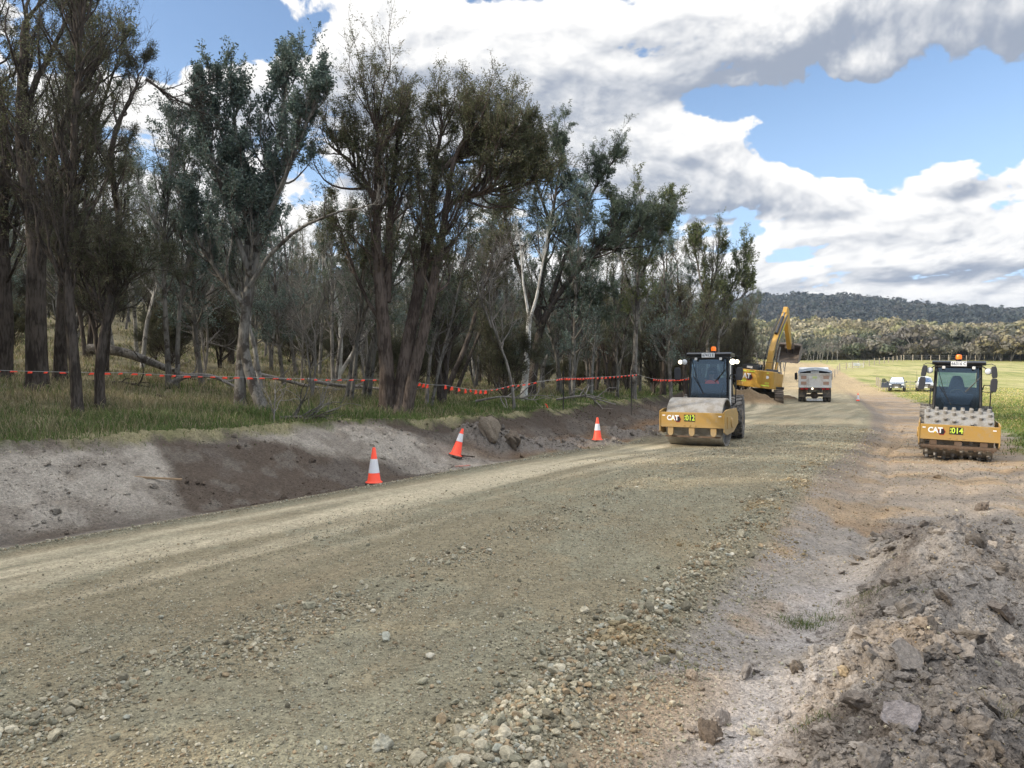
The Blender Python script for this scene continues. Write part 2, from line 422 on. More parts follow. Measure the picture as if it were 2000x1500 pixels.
tt = np.linspace(-1, 1, 900)
ang = tt * .70 + np.sign(tt) * np.abs(tt) ** 5 * .75        # denser where the photo looks
RR, TH = np.meshgrid(rows, ang, indexing='ij')
GX = RR * np.sin(TH); GY = RR * np.cos(TH)
GZ = height(GX, GY)
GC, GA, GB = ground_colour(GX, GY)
# drop small-scale colour where rows are far apart
nr, nc = GX.shape
idx = np.arange(nr * nc).reshape(nr, nc)
F4 = np.stack([idx[:-1, :-1], idx[:-1, 1:], idx[1:, 1:], idx[1:, :-1]], -1).reshape(-1, 4)
V = np.stack([GX, GY, GZ], -1).reshape(-1, 3)
Cc = GC.reshape(-1, 3)
fa = GA.reshape(-1)[F4].mean(1); fb = GB.reshape(-1)[F4].mean(1); fy = V[:, 1][F4].mean(1); fr = np.hypot(V[:, 0], V[:, 1])[F4].mean(1)
is_road = (fa < 0) & (fb < 0) & (fy < 175)
is_hill = fr > 300
def sub(name, mask, kind='structure'):
    f = F4[mask]; used = np.unique(f); mp = np.zeros(len(V), dtype=np.int64); mp[used] = np.arange(len(used))
    me = np_mesh(name, V[used], mp[f][:, ::-1], Cc[used], smooth=True)
    return tag(link(name, me, M_ground), kind=kind)
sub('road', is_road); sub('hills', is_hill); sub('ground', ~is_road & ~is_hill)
# the same land behind the photographer, coarser
ang2 = np.linspace(ang[-1], 2 * math.pi + ang[0], 60)
R2, T2 = np.meshgrid(rows[::4], ang2, indexing='ij')
X2 = R2 * np.sin(T2); Y2 = R2 * np.cos(T2); Z2 = height(X2, Y2)
X2 = np.vstack([np.zeros((1, 60)), X2]); Y2 = np.vstack([np.zeros((1, 60)), Y2]); Z2 = np.vstack([np.full((1, 60), Z2[0].mean()), Z2])
C2, _, _ = ground_colour(X2, Y2)
i2 = np.arange(X2.size).reshape(X2.shape)
f2 = np.stack([i2[:-1, :-1], i2[1:, :-1], i2[1:, 1:], i2[:-1, 1:]], -1).reshape(-1, 4)
ctr = V[:nc]                                                  # and the small patch at his feet
v2 = np.vstack([np.stack([X2, Y2, Z2], -1).reshape(-1, 3), ctr, [[0, 0, Z2[1].mean() - .02]]])
k0 = X2.size
f3 = np.stack([np.arange(k0, k0 + nc - 1), np.arange(k0 + 1, k0 + nc), np.full(nc - 1, k0 + nc), np.full(nc - 1, k0 + nc)], -1)
me = bpy.data.meshes.new('ground_behind')
me.from_pydata(v2.tolist(), [], [tuple(q) for q in f2.tolist()] + [tuple(q[:3]) for q in f3.tolist()])
at = me.color_attributes.new('tint', 'FLOAT_COLOR', 'POINT')
cb = np.ones((len(v2), 4), dtype=np.float32); cb[:k0, :3] = C2.reshape(-1, 3); cb[k0:, :3] = SOIL['spoil']
at.data.foreach_set('color', cb.ravel())
tag(link('ground', me, M_ground), kind='structure')
# ------------------------------------------------------------------ stones, clods, grass
def attr_mat(name, rough_=.9, trans=0., bump=0., bscale=60, spec=.2):
    m = bpy.data.materials.new(name); m.use_nodes = True
    t = NT(m.node_tree); bs = t.n['Principled BSDF']
    at = t.n.new('ShaderNodeAttribute'); at.attribute_name = 'tint'
    c = at.outputs['Color']
    if bump:
        tcn = t.n.new('ShaderNodeTexCoord')
        n1 = t.noise(tcn.outputs['Object'], bscale, 4, .6)
        kk = t.rng(n1, .25, .75, .72, 1.25)
        c = t.mix(1.0, c, t.node('ShaderNodeCombineColor', {0: kk, 1: kk, 2: kk}).outputs[0], 'MULTIPLY')
        bp = t.node('ShaderNodeBump', {'Height': n1, 'Strength': bump, 'Distance': .02})
        t.l.new(bp.outputs[0], bs.inputs['Normal'])
    t.l.new(c, bs.inputs['Base Color']); bs.inputs['Roughness'].default_value = rough_
    bs.inputs['Specular IOR Level'].default_value = spec
    if trans:
        tr = t.n.new('ShaderNodeBsdfTranslucent'); t.l.new(c, tr.inputs[0])
        mx = t.n.new('ShaderNodeMixShader'); mx.inputs[0].default_value = trans
        t.l.new(bs.outputs[0], mx.inputs[1]); t.l.new(tr.outputs[0], mx.inputs[2])
        t.l.new(mx.outputs[0], t.n['Material Output'].inputs[0])
    return m
M_stone = attr_mat('crushed_stone', .92, bump=.5, bscale=45)
M_clod = attr_mat('dry_clods', .98, bump=.9, bscale=38, spec=.05)
M_grass = attr_mat('grass_blades', .8, trans=.3)

def ico(sub):
    bm = bmesh.new(); bmesh.ops.create_icosphere(bm, subdivisions=sub, radius=1)
    v = np.array([p.co[:] for p in bm.verts]); f = np.array([[q.index for q in p.verts] for p in bm.faces]); bm.free()
    return v, f
def rock_protos(n, sub, amp, seed, lump=2.2):
    r = np.random.default_rng(seed); v0, f0 = ico(sub); out = []
    for i in range(n):
        v = v0.copy()
        # chop with random planes for broken faces
        for _ in range(7 if sub < 3 else 10):
            nrm = r.normal(size=3); nrm /= np.linalg.norm(nrm); dd = r.uniform(.45, .8)
            pr = v @ nrm; over = np.maximum(pr - dd, 0); v = v - over[:, None] * nrm * .95
        k = 1 + amp * (fbm(v[:, 0] * 1.3 + v[:, 2] * .7 + 9 * i, v[:, 1] * 1.3 - v[:, 2] * .9, lump, 3, i + seed) - .5)
        v = v * k[:, None]
        out.append(v)
    return out, f0
def rot_mats(n, r, tilt=None):
    q = r.normal(size=(n, 4)); q /= np.linalg.norm(q, axis=1)[:, None]
    w, x, y, z = q.T
    return np.stack([1 - 2 * (y * y + z * z), 2 * (x * y - z * w), 2 * (x * z + y * w), 2 * (x * y + z * w), 1 - 2 * (x * x + z * z), 2 * (y * z - x * w),
                     2 * (x * z - y * w), 2 * (y * z + x * w), 1 - 2 * (x * x + y * y)], -1).reshape(-1, 3, 3)
def scatter(name, protos, f0, x, y, size, colr, mat, r, sink=.25, flat=(.5, .85), smooth=False, z=None):
    n = len(x); vs, fs, cs = [], [], []
    if z is None: z = height(x, y)
    Rm = rot_mats(n, r); which = r.integers(0, len(protos), n); off = 0
    sc3 = np.stack([size * r.uniform(.75, 1.3, n), size * r.uniform(.7, 1.1, n), size * r.uniform(*flat, n)], -1)
    for k in range(len(protos)):
        i = np.nonzero(which == k)[0]
        if not len(i): continue
        p = protos[k][None] * sc3[i][:, None, :]
        # mostly a turn about the vertical with some tilt
        p = np.einsum('nij,nkj->nki', Rm[i], p); p[..., 2] *= r.uniform(.6, 1., len(i))[:, None]
        p = p + np.stack([x[i], y[i], z[i] + size[i] * (.55 - sink)], -1)[:, None, :]
        vs.append(p.reshape(-1, 3)); nk = protos[k].shape[0]
        fs.append((f0[None] + (off + np.arange(len(i)) * nk)[:, None, None]).reshape(-1, 3)); off += nk * len(i)
        cs.append(np.repeat(colr[i], nk, axis=0))
    return np_mesh(name, np.vstack(vs), np.vstack(fs), np.vstack(cs), smooth=smooth)

r3 = np.random.default_rng(33)
def sample_view(n, rmin, rmax, half=.72):
    lr = r3.uniform(np.log(rmin), np.log(rmax), n); th = r3.uniform(-half, half, n)
    rr = np.exp(lr); return rr * np.sin(th), rr * np.cos(th), rr
def weights_stone(x, y):
    a, b = ab(x, y)
    n1 = fbm(x, y, .9, 3, 60); n2 = fbm(x, y, 2.6, 3, 61)
    st = fbm((x * .53 + y * .85) * .25, (-x * .85 + y * .53) * 1.6, 1., 3, 62)
    w = .28 + .45 * ss(n1 + .4 * (n2 - .5), .5, .66)
    w = w * ss(-a, .9, 3.4)                                            # the swept left side is smooth
    w = np.maximum(w, .9 * np.exp(-((b + 2.35 + .5 * (n1 - .5)) / .7) ** 2) * ss(n2, .3, .5))
    w = np.maximum(w, 1.0 * np.exp(-((b - .05 + .3 * (n1 - .5)) / .42) ** 2))
    w = np.maximum(w, (.30 + .35 * st) * ss(b, -2.4, -1.2) * (b < .2))
    w = np.maximum(w, .9 * np.exp(-((a - .1) / .2) ** 2))
    w = w * (a < .6) * (1 - ss(b, .5, 1.0))
    w = w + .12 * ss(b, .5, .8) * (1 - ss(b, 4, 5))
    big = np.maximum.reduce([np.exp(-((b - .05 + .3 * (n1 - .5)) / .42) ** 2), .55 * np.exp(-((b + 2.35) / .45) ** 2), .5 * np.exp(-((a - .1) / .22) ** 2)])
    return w, big, a, b
def stone_cols(n, x, y):
    base = np.array([(.30, .28, .215), (.22, .215, .165), (.38, .355, .28), (.25, .20, .135), (.16, .15, .115), (.30, .31, .27), (.46, .44, .37)])
    p = np.array([.28, .24, .12, .15, .12, .06, .03])
    c = base[r3.choice(len(base), n, p=p)] * np.array([1.05, 1.0, .93]) * r3.uniform(.85, 1.35, (n, 1))
    _, b = ab(x, y); brown = (fbm(x, y, 1.1, 2, 66) > .66) & (b > -.8)
    c[brown] = c[brown] * np.array([.95, .84, .70])
    return c
# small stones
x, y, rr = sample_view(420000, 2.6, 34)
w, big, a, b = weights_stone(x, y)
keep = r3.uniform(size=len(x)) < w * .62
x, y, rr, big = x[keep], y[keep], rr[keep], big[keep]
sz = .0065 * np.exp(r3.normal(0, .42, len(x))) * (1 + .8 * big); sz = np.clip(np.maximum(sz, rr * .0011), .004, .030)
P0, F0 = rock_protos(7, 1, .3, 5)
me = scatter('small_gravel', P0, F0, x, y, sz, stone_cols(len(x), x, y), M_stone, r3)
tag(link('gravel', me, M_stone), kind='stuff')
# larger broken stones
x, y, rr = sample_view(130000, 2.6, 26)
w, big, a, b = weights_stone(x, y)
keep = r3.uniform(size=len(x)) < (.05 * w + .42 * big ** 1.3 * w)
x, y, rr, big = x[keep], y[keep], rr[keep], big[keep]
sz = .017 * np.exp(r3.normal(0, .42, len(x))) * (.75 + .45 * big); sz = np.clip(sz, .010, .058)
P1, F1 = rock_protos(8, 2, .35, 15)
me = scatter('broken_stone', P1, F1, x, y, sz, stone_cols(len(x), x, y) * 1.05, M_stone, r3, sink=.1)
tag(link('gravel', me, M_stone), kind='stuff')
# clods on the spoil windrow, haul track, left cut and spoil heaps
def clod_w(x, y):
    a, b = ab(x, y)
    n1 = fbm(x, y, 1.1, 3, 70)
    w = ss(b + .8 * (fbm(x, y, .6, 2, 8) - .5), 1.25, 1.75) * (1 - ss(y, 9, 13)) * (.55 + .45 * ss(n1, .4, .6))
    w = np.maximum(w, .16 * ss(b, .5, .9) * (1 - ss(b, 5, 6)) * ss(n1, .42, .62))
    hp = np.zeros_like(x)
    for (mx, my, r, hh) in MOUNDS: hp = np.maximum(hp, np.exp(-(((x - mx) ** 2 + (y - my) ** 2) / (r * r))))
    w = np.maximum(w, ss(hp, .15, .5))
    w = np.maximum(w, .5 * ss(a, .4, .8) * (1 - ss(a, 3.5, 4.0)) * ss(n1, .42, .6))
    w = np.maximum(w, .55 * ss(a, .3, .7) * (1 - ss(a, 1.9, 2.6)) * ss(y, 17.5, 19) * (1 - ss(y, 45, 60)))
    return w, a, b, hp
for (N_, smin, mean, sg, protos, f0, q) in ((170000, .006, .010, .45, *rock_protos(6, 1, .6, 25), .75), (42000, .016, .026, .6, *rock_protos(8, 3, .8, 35, 3.), .42)):
    x, y, rr = sample_view(N_, 2.3, 40)
    w, a, b, hp = clod_w(x, y)
    keep = r3.uniform(size=len(x)) < w * q
    x, y, rr, a, b, hp = x[keep], y[keep], rr[keep], a[keep], b[keep], hp[keep]
    sz = np.clip(mean * np.exp(r3.normal(0, sg, len(x))) * (1 + 1.2 * hp * (y > 12)), np.maximum(smin, rr * .0011), .12)
    gc, _, _ = ground_colour(x, y)
    cc_ = gc * r3.uniform(.75, 1.25, (len(x), 1)) * np.where(r3.uniform(size=(len(x), 1)) < .10, 1.25, 1.0)
    me = scatter('clods', protos, f0, x, y, sz, np.clip(cc_ * .98, 0, .6), M_clod, r3, sink=.3, smooth=False)
    tag(link('dirt', me, M_clod), kind='stuff')

# grass: tapering bent blades, one mesh per stand
def blades(name, x, y, h, wd, cols_, lean, r):
    n = len(x); z = height(x, y) - .01
    th = r.uniform(0, 2 * np.pi, n); ln = lean * r.uniform(.3, 1.3, n)
    dx, dy = np.cos(th), np.sin(th)
    ph = r.uniform(0, 2 * np.pi, n); wx, wy = np.cos(ph) * wd, np.sin(ph) * wd
    B = np.stack([x, y, z], -1); W = np.stack([wx, wy, 0 * wx], -1)
    mid = B + np.stack([dx * ln * h * .35, dy * ln * h * .35, h * .6], -1)
    tip = B + np.stack([dx * ln * h, dy * ln * h, h * (1 - .35 * np.minimum(ln, 1.2))], -1)
    v = np.stack([B - W, B + W, mid + W * .7, mid - W * .7, tip], 1)
    o = np.arange(n)[:, None] * 5
    f = np.vstack([np.hstack([o, o + 1, o + 2]), np.hstack([o, o + 2, o + 3]), np.hstack([o + 3, o + 2, o + 4])])
    c = np.repeat(cols_[:, None, :], 5, 1); c[:, 4] *= 1.15
    return np_mesh(name, v.reshape(-1, 3), f, c.reshape(-1, 3))
GREEN = np.array([(.11, .165, .045), (.15, .20, .065), (.085, .13, .04), (.18, .20, .08)])
STRAW = np.array([(.33, .28, .16), (.26, .22, .13), (.20, .18, .10), (.38, .33, .21)])
def grass_cols(n, dry):
    c = GREEN[r3.integers(0, 4, n)]; d_ = r3.uniform(size=n) < dry
    c = np.where(d_[:, None], STRAW[r3.integers(0, 4, n)], c); return c * r3.uniform(.75, 1.2, (n, 1))
# tufts on the verge
N_ = 19000
lr = r3.uniform(np.log(10), np.log(90), N_); th = r3.uniform(-.82, .42, N_); rr = np.exp(lr)
tx, ty = rr * np.sin(th), rr * np.cos(th)
a, b = ab(tx, ty); n1 = fbm(tx, ty, .9, 4, 50)
edge = ss(a + 1.0 * (n1 - .5), 3.0, 3.9)
thin = 1 - .5 * ss(a, 8, 22)
keep = r3.uniform(size=N_) < edge * thin * (a < 60)
tx, ty, a, rr = tx[keep], ty[keep], a[keep], rr[keep]
dryf = np.clip(.22 + .55 * ss(a, 5, 10) + .5 * (fbm(tx, ty, .45, 3, 80) - .5) * 2 - .35 * (1 - ss(a, 3.2, 4.6)), .04, .95)
nb = r3.integers(7, 17, len(tx)); ii = np.repeat(np.arange(len(tx)), nb); n = len(ii)
sp_ = .16 * (1 + rr[ii] * .015)
bx = tx[ii] + r3.normal(0, 1, n) * sp_; by = ty[ii] + r3.normal(0, 1, n) * sp_
hh = (.07 + .24 * ss(a[ii], 3.4, 6) * (.5 + fbm(tx, ty, .5, 2, 81))[ii]) * r3.uniform(.5, 1.3, n)
me = blades('verge_grass', bx, by, hh, np.maximum(.005, .00042 * rr[ii]), grass_cols(n, dryf[ii]), .75, r3)
tag(link('grass', me, M_grass), kind='stuff')
# sparse greens on the right and paddock edge
N_ = 17000
lr = r3.uniform(np.log(13), np.log(120), N_); th = r3.uniform(.25, .75, N_); rr = np.exp(lr)
tx, ty = rr * np.sin(th), rr * np.cos(th); a, b = ab(tx, ty); n1 = fbm(tx, ty, .9, 4, 50)
keep = (r3.uniform(size=N_) < ss(b + 1.6 * (n1 - .5), 4.9, 5.8)) & (ty > 13)
tx, ty, rr = tx[keep], ty[keep], rr[keep]
nb = r3.integers(6, 12, len(tx)); ii = np.repeat(np.arange(len(tx)), nb); n = len(ii)
cg = grass_cols(n, .25 + .3 * ss(rr[ii], 40, 90) + .5 * (fbm(tx, ty, .3, 3, 95)[ii] - .5)); cg = cg * (1 + .8 * ss(rr[ii], 50, 95))[:, None] * np.array([1.15, 1.1, .8])
me = blades('paddock_grass', tx[ii] + r3.normal(0, 1, n) * .25 * (1 + rr[ii] * .01), ty[ii] + r3.normal(0, 1, n) * .25, r3.uniform(.05, .15, n), np.maximum(.006, .0005 * rr[ii]), cg, .6, r3)
tag(link('grass', me, M_grass), kind='stuff')
# weeds torn up with the spoil
def at_px(px, py, zz=None):
    """the spot of ground seen at a pixel of the photograph"""
    u, v = (px - 1000) / FP, (HY - py) / FP
    ys = np.geomspace(2, 400, 4000); h_ = height(u * ys, ys, False); hit = np.nonzero(CAMZ + v * ys <= h_)[0]
    yy = ys[hit[0]] if len(hit) else 300.
    return u * yy, yy, float(height(np.array([u * yy]), np.array([yy]))[0])
wx, wy, wc = [], [], []
for (px, py, n, s) in ((1570, 1225, 420, .10), (1615, 1215, 200, .12), (1700, 1185, 170, .14), (1780, 1180, 90, .12), (1590, 1455, 90, .06), (1690, 1180, 100, .1), (1960, 1440, 60, .05), (1350, 1310, 30, .05)):
    X0, Y0, _ = at_px(px, py)
    wx.append(X0 + r3.normal(0, s, n)); wy.append(Y0 + r3.normal(0, s * .8, n)); wc.append(np.full(n, .15 if px < 1650 else (.85 if px > 1900 else .45)))
wx, wy, wc = map(np.concatenate, (wx, wy, wc))
me = blades('weeds', wx, wy, r3.uniform(.03, .09, len(wx)) * np.where(wc > .8, 1.8, 1), np.full(len(wx), .0022), grass_cols(len(wx), wc) * .95, 1.0, r3)
tag(link('weeds', me, M_grass), kind='stuff')
# ------------------------------------------------------------------ trees
rt = np.random.default_rng(101)
def nrm(v): return v / np.maximum(np.linalg.norm(v, axis=-1, keepdims=True), 1e-9)
def bark_mat(name, c1, c2, streak=9., bump=.6, c3=None):
    m = bpy.data.materials.new(name); m.use_nodes = True
    t = NT(m.node_tree); bs = t.n['Principled BSDF']
    tcn = t.n.new('ShaderNodeTexCoord'); P = tcn.outputs['Object']
    Ps = t.v('MULTIPLY', P, (1, 1, .16))
    n1 = t.noise(Ps, streak * 2.2, 5, .65); n2 = t.noise(P, 1.3, 3, .5)
    k = t.rng(t.m('ADD', n1, t.m('MULTIPLY', t.m('SUBTRACT', n2, .5), .8)), .35, .65)
    c = t.mix(k, (*c1, 1), (*c2, 1))
    if c3: c = t.mix(t.rng(t.noise(P, 2.3, 3, .6), .52, .6), c, (*c3, 1))
    t.l.new(c, bs.inputs['Base Color']); bs.inputs['Roughness'].default_value = .92
    bs.inputs['Specular IOR Level'].default_value = .12
    t.l.new(t.node('ShaderNodeBump', {'Height': n1, 'Strength': bump, 'Distance': .04}).outputs[0], bs.inputs['Normal'])
    return m
B_dark = bark_mat('stringy_bark_dark', (.045, .037, .031), (.115, .096, .082))
B_brown = bark_mat('stringy_bark_brown', (.055, .042, .035), (.145, .115, .096))
B_grey = bark_mat('smooth_bark_grey', (.115, .105, .092), (.235, .22, .195), c3=(.075, .065, .055))
B_white = bark_mat('white_gum_bark', (.44, .43, .40), (.66, .65, .61), streak=4, bump=.15, c3=(.34, .32, .29))
B_pale = bark_mat('pale_grey_bark', (.20, .19, .17), (.36, .345, .315), streak=5, bump=.2, c3=(.12, .11, .10))
B_dead = bark_mat('weathered_dead_wood', (.17, .155, .135), (.33, .30, .27), streak=12)
M_leaf = attr_mat('tree_leaves', .6, trans=.28, spec=.3)

def tubes(pts, rad, sides):
    n, m, _ = pts.shape
    tan = np.empty_like(pts); tan[:, 1:-1] = pts[:, 2:] - pts[:, :-2]; tan[:, 0] = pts[:, 1] - pts[:, 0]; tan[:, -1] = pts[:, -1] - pts[:, -2]
    tan = nrm(tan)
    mean = nrm(tan.mean(1)); ref = np.where(np.abs(mean[:, 2:3]) < .8, np.array([[0, 0, 1.]]), np.array([[1., 0, 0]]))
    u = nrm(np.cross(tan, ref[:, None, :])); v = np.cross(tan, u)
    an = np.arange(sides) * 2 * np.pi / sides
    ring = pts[:, :, None, :] + rad[:, :, None, None] * (u[:, :, None, :] * np.cos(an)[None, None, :, None] + v[:, :, None, :] * np.sin(an)[None, None, :, None])
    V_ = ring.reshape(-1, 3)
    i = np.arange(n * m * sides).reshape(n, m, sides)
    a_ = i[:, :-1]; b_ = i[:, 1:]
    f = np.stack([a_, np.roll(a_, -1, 2), np.roll(b_, -1, 2), b_], -1).reshape(-1, 4)
    return V_, f
def grow(P, D, L, k, jit, trop, r):
    pts = [P]; D = nrm(D); st = (L / k)[:, None]
    for j in range(k):
        D = nrm(D + r.normal(0, jit, D.shape) + trop[None] if isinstance(trop, np.ndarray) else D)
        P = P + D * st; pts.append(P)
    return np.stack(pts, 1)
def children(pts, rad, per, tmin, tmax, ang, r, lean=None):
    n, m, _ = pts.shape
    i = np.repeat(np.arange(n), per); N = len(i)
    t = r.uniform(tmin, tmax, N) * (m - 1); j = np.minimum(t.astype(int), m - 2); f = (t - j)[:, None]
    p = pts[i, j] * (1 - f) + pts[i, j + 1] * f
    rr_ = rad[i, j] * (1 - f[:, 0]) + rad[i, j + 1] * f[:, 0]
    tg = nrm(pts[i, j + 1] - pts[i, j])
    rd = r.normal(size=(N, 3))
    if lean is not None: rd = rd + lean
    side = nrm(rd - (rd * tg).sum(1, keepdims=True) * tg)
    a_ = r.normal(ang, .22, N)[:, None]
    return p, nrm(tg * np.cos(a_) + side * np.sin(a_)), rr_, t / (m - 1), i
# leaves are matt and grey-green
LEAF = {  # length, width, droop, colours
    'gum': (.105, .030, .55, [(.082, .105, .072), (.062, .085, .052), (.105, .125, .095), (.055, .070, .040)]),
    'bluegum': (.10, .042, .25, [(.095, .125, .105), (.075, .105, .088), (.125, .150, .130), (.060, .085, .060)]),
    'fine': (.085, .011, -.1, [(.060, .064, .034), (.048, .050, .028), (.080, .076, .045), (.095, .080, .055)]),
    'olive': (.10, .026, .3, [(.085, .092, .045), (.065, .072, .036), (.110, .105, .062), (.13, .105, .07)]),
    'sunny': (.12, .036, .4, [(.105, .125, .048), (.08, .10, .04), (.12, .12, .065), (.06, .075, .035)])}
def resample(p, k):
    p = np.asarray(p, float); s = np.r_[0, np.cumsum(np.linalg.norm(np.diff(p, axis=0), axis=1))]
    t = np.linspace(0, s[-1], k); q = np.stack([np.interp(t, s, p[:, i]) for i in range(3)], 1)
    for _ in range(2): q[1:-1] = (q[:-2] + 2 * q[1:-1] + q[2:]) / 4
    return q
def tree_meshes(stems, r, leaf='gum', per1=14, per2=6, per3=5, len1=2.4, start=.35, ang1=.75, up=.16, nleaf=14, bare=.2, lsize=1., jit=.16, lean=None, l2=.58, l3=.52, endb=True, wig=.05):
    """stems: list of (points, base radius, tip radius). Returns wood and crown arrays in the same space as the stems."""
    wv, wf, off = [], [], 0
    def addw(V_, f):
        nonlocal off
        wv.append(V_); wf.append(f + off); off += len(V_)
    lp, ld, lr_ = [], [], []
    for st in stems:
        pts, r0, r1 = st[0], st[1], st[2]
        o = st[3] if len(st) > 3 else {}
        L = np.linalg.norm(np.diff(np.asarray(pts, float), axis=0), axis=1).sum()
        k = max(8, int(L / .45)); c = resample(pts, k)
        c[1:-1] += r.normal(0, wig * .4, (k - 2, 3)) * np.linspace(.2, 1, k - 2)[:, None]
        t = np.linspace(0, 1, k); rad = r1 + (r0 - r1) * (1 - t) ** .85
        if c[0, 2] < .6: rad = rad * (1 + .35 * np.exp(-(c[:, 2] - c[0, 2]) / .25))
        addw(*tubes(c[None], rad[None], 12))
        if o.get('bare_stem'): continue
        n1 = int(o.get('n1', per1) * 1.45)
        p, D, rr_, t1, _ = children(c[None], rad[None], n1, o.get('start', start), 1., ang1, r, lean)
        if endb:   # the stem itself breaks up into a few forks
            e = max(2, n1 // 6); p[:e] = c[-1]; D[:e] = nrm(nrm(c[-1] - c[-3]) + r.normal(0, .35, (e, 3))); rr_[:e] = rad[-1]; t1[:e] = .75
        Ls = 1.12 * o.get('len1', len1) * (1.22 - .72 * t1) * r.uniform(.55, 1.2, n1)
        tr = np.array([0, 0, up])
        b1 = grow(p, D, Ls, 7, jit, tr, r)
        ra = np.minimum(rr_ * .62, .012 + Ls * .020)[:, None] * np.linspace(1, .28, 8)[None]
        addw(*tubes(b1, ra, 6))
        live1 = r.uniform(size=n1) > o.get('bare', bare) * .55
        p, D, rr_, t2, i2 = children(b1, ra, per2, .25, 1., .62, r)
        e = slice(0, len(p), per2); D[e] = nrm(b1[:, -1] - b1[:, -2]); p[e] = b1[:, -1]
        L2 = Ls[i2] * l2 * (1.1 - .4 * t2) * r.uniform(.6, 1.25, len(p))
        b2 = grow(p, D, L2, 5, jit * 1.15, tr * .9, r)
        ra2 = np.minimum(rr_ * .6, .0085)[:, None] * np.linspace(1, .4, 6)[None]
        addw(*tubes(b2, ra2, 4))
        live2 = live1[i2] & (r.uniform(size=len(p)) > o.get('bare', bare))
        p, D, rr_, t3, i3 = children(b2, ra2, per3, .2, 1., .6, r)
        L3 = L2[i3] * l3 * r.uniform(.6, 1.3, len(p))
        b3 = grow(p, D, L3, 3, jit * 1.2, tr, r)
        ra3 = np.full((len(p), 4), .0042) * np.linspace(1, .5, 4)[None]
        addw(*tubes(b3, ra3, 3))
        live3 = live2[i3]
        q = b3[live3]
        if len(q) and nleaf:
            m = r.poisson(nleaf * 1.15, len(q)); i = np.repeat(np.arange(len(q)), m)
            tt_ = r.uniform(.1, 1.15, len(i)) * 3; j = np.minimum(tt_.astype(int), 2); f = (tt_ - j)[:, None]
            lp.append(q[i, j] * (1 - f) + q[i, j + 1] * f + r.normal(0, .035, (len(i), 3))); ld.append(nrm(q[i, -1] - q[i, 0])); lr_.append(r.uniform(.65, 1.3, len(q))[i])
    lv = lf = lc = None
    if lp:
        P = np.vstack(lp); D = np.vstack(ld); tone = np.concatenate(lr_); n = len(P)
        l, w, droop, cols_ = LEAF[leaf]
        D = nrm(D + r.normal(0, .75, (n, 3)) - np.array([0, 0, droop])); S = nrm(np.cross(D, r.normal(size=(n, 3))))
        ll = (l * lsize * r.uniform(.6, 1.3, n))[:, None]; ww = (w * lsize * r.uniform(.7, 1.3, n))[:, None]
        lv = np.stack([P, P + D * ll * .45 + S * ww * .5, P + D * ll - np.array([0, 0, .01]), P + D * ll * .45 - S * ww * .5], 1).reshape(-1, 3)
        lf = np.arange(n * 4).reshape(n, 4)
        cc_ = 1.5 * np.array(cols_)[r.choice(4, n, p=[.4, .3, .2, .1])] * tone[:, None] * r.uniform(.8, 1.2, (n, 1))
        lc = np.repeat(cc_, 4, axis=0)
    return (np.vstack(wv), np.vstack(wf)), (lv, lf, lc)
def tree_object(name, label, cat, loc, meshes, bark, group=None):
    (wv, wf), (lv, lf, lc) = meshes
    o = empty(name, loc); tag(o, label, cat, group)
    link('trunk', np_mesh('trunk', wv, wf, smooth=True), bark, o)
    if lv is not None: link('crown', np_mesh('crown', lv, lf, lc), M_leaf, o)
    return o
def stem_px(base, pts, Y=None, depth=0.):
    """a stem seen in the photograph, set at its true distance: metres relative to the foot of the tree"""
    X0, Y0, Z0 = base; out = []
    n = len(pts)
    for i, (px, py) in enumerate(pts):
        yy = Y0 + depth * i / max(1, n - 1)
        out.append(((px - 1000) / FP * yy - X0, yy - Y0, CAMZ + (HY - py) / FP * yy - Z0))
    return out
HERO = []
def hero(name, label, base_px, stems, bark, Y=None, group=None, **kw):
    if Y is None: X0, Y0, Z0 = at_px(*base_px)
    else:
        Y0 = Y; X0 = (base_px[0] - 1000) / FP * Y; Z0 = float(height(np.array([X0]), np.array([Y0]), False)[0])
    base = (X0, Y0, Z0 - .05)
    ss_ = []
    for st in stems:
        pts, r0, r1 = st[0], st[1], st[2]; o = st[3] if len(st) > 3 else {}
        p = stem_px(base, pts, depth=o.get('depth', 0.))
        if not o.get('bare_stem') and st[2] > .015:      # the twigs at the end carry the crown the rest of the way
            q_ = resample(p, 24); p = [tuple(v) for v in q_[:21]]
        if o.get('root', True): p[0] = (p[0][0], p[0][1], -.1)
        ss_.append((p, r0, r1, o))
    HERO.append((X0, Y0))
    return tree_object(name, label, 'tree', base, tree_meshes(ss_, rt, **kw), bark, group)

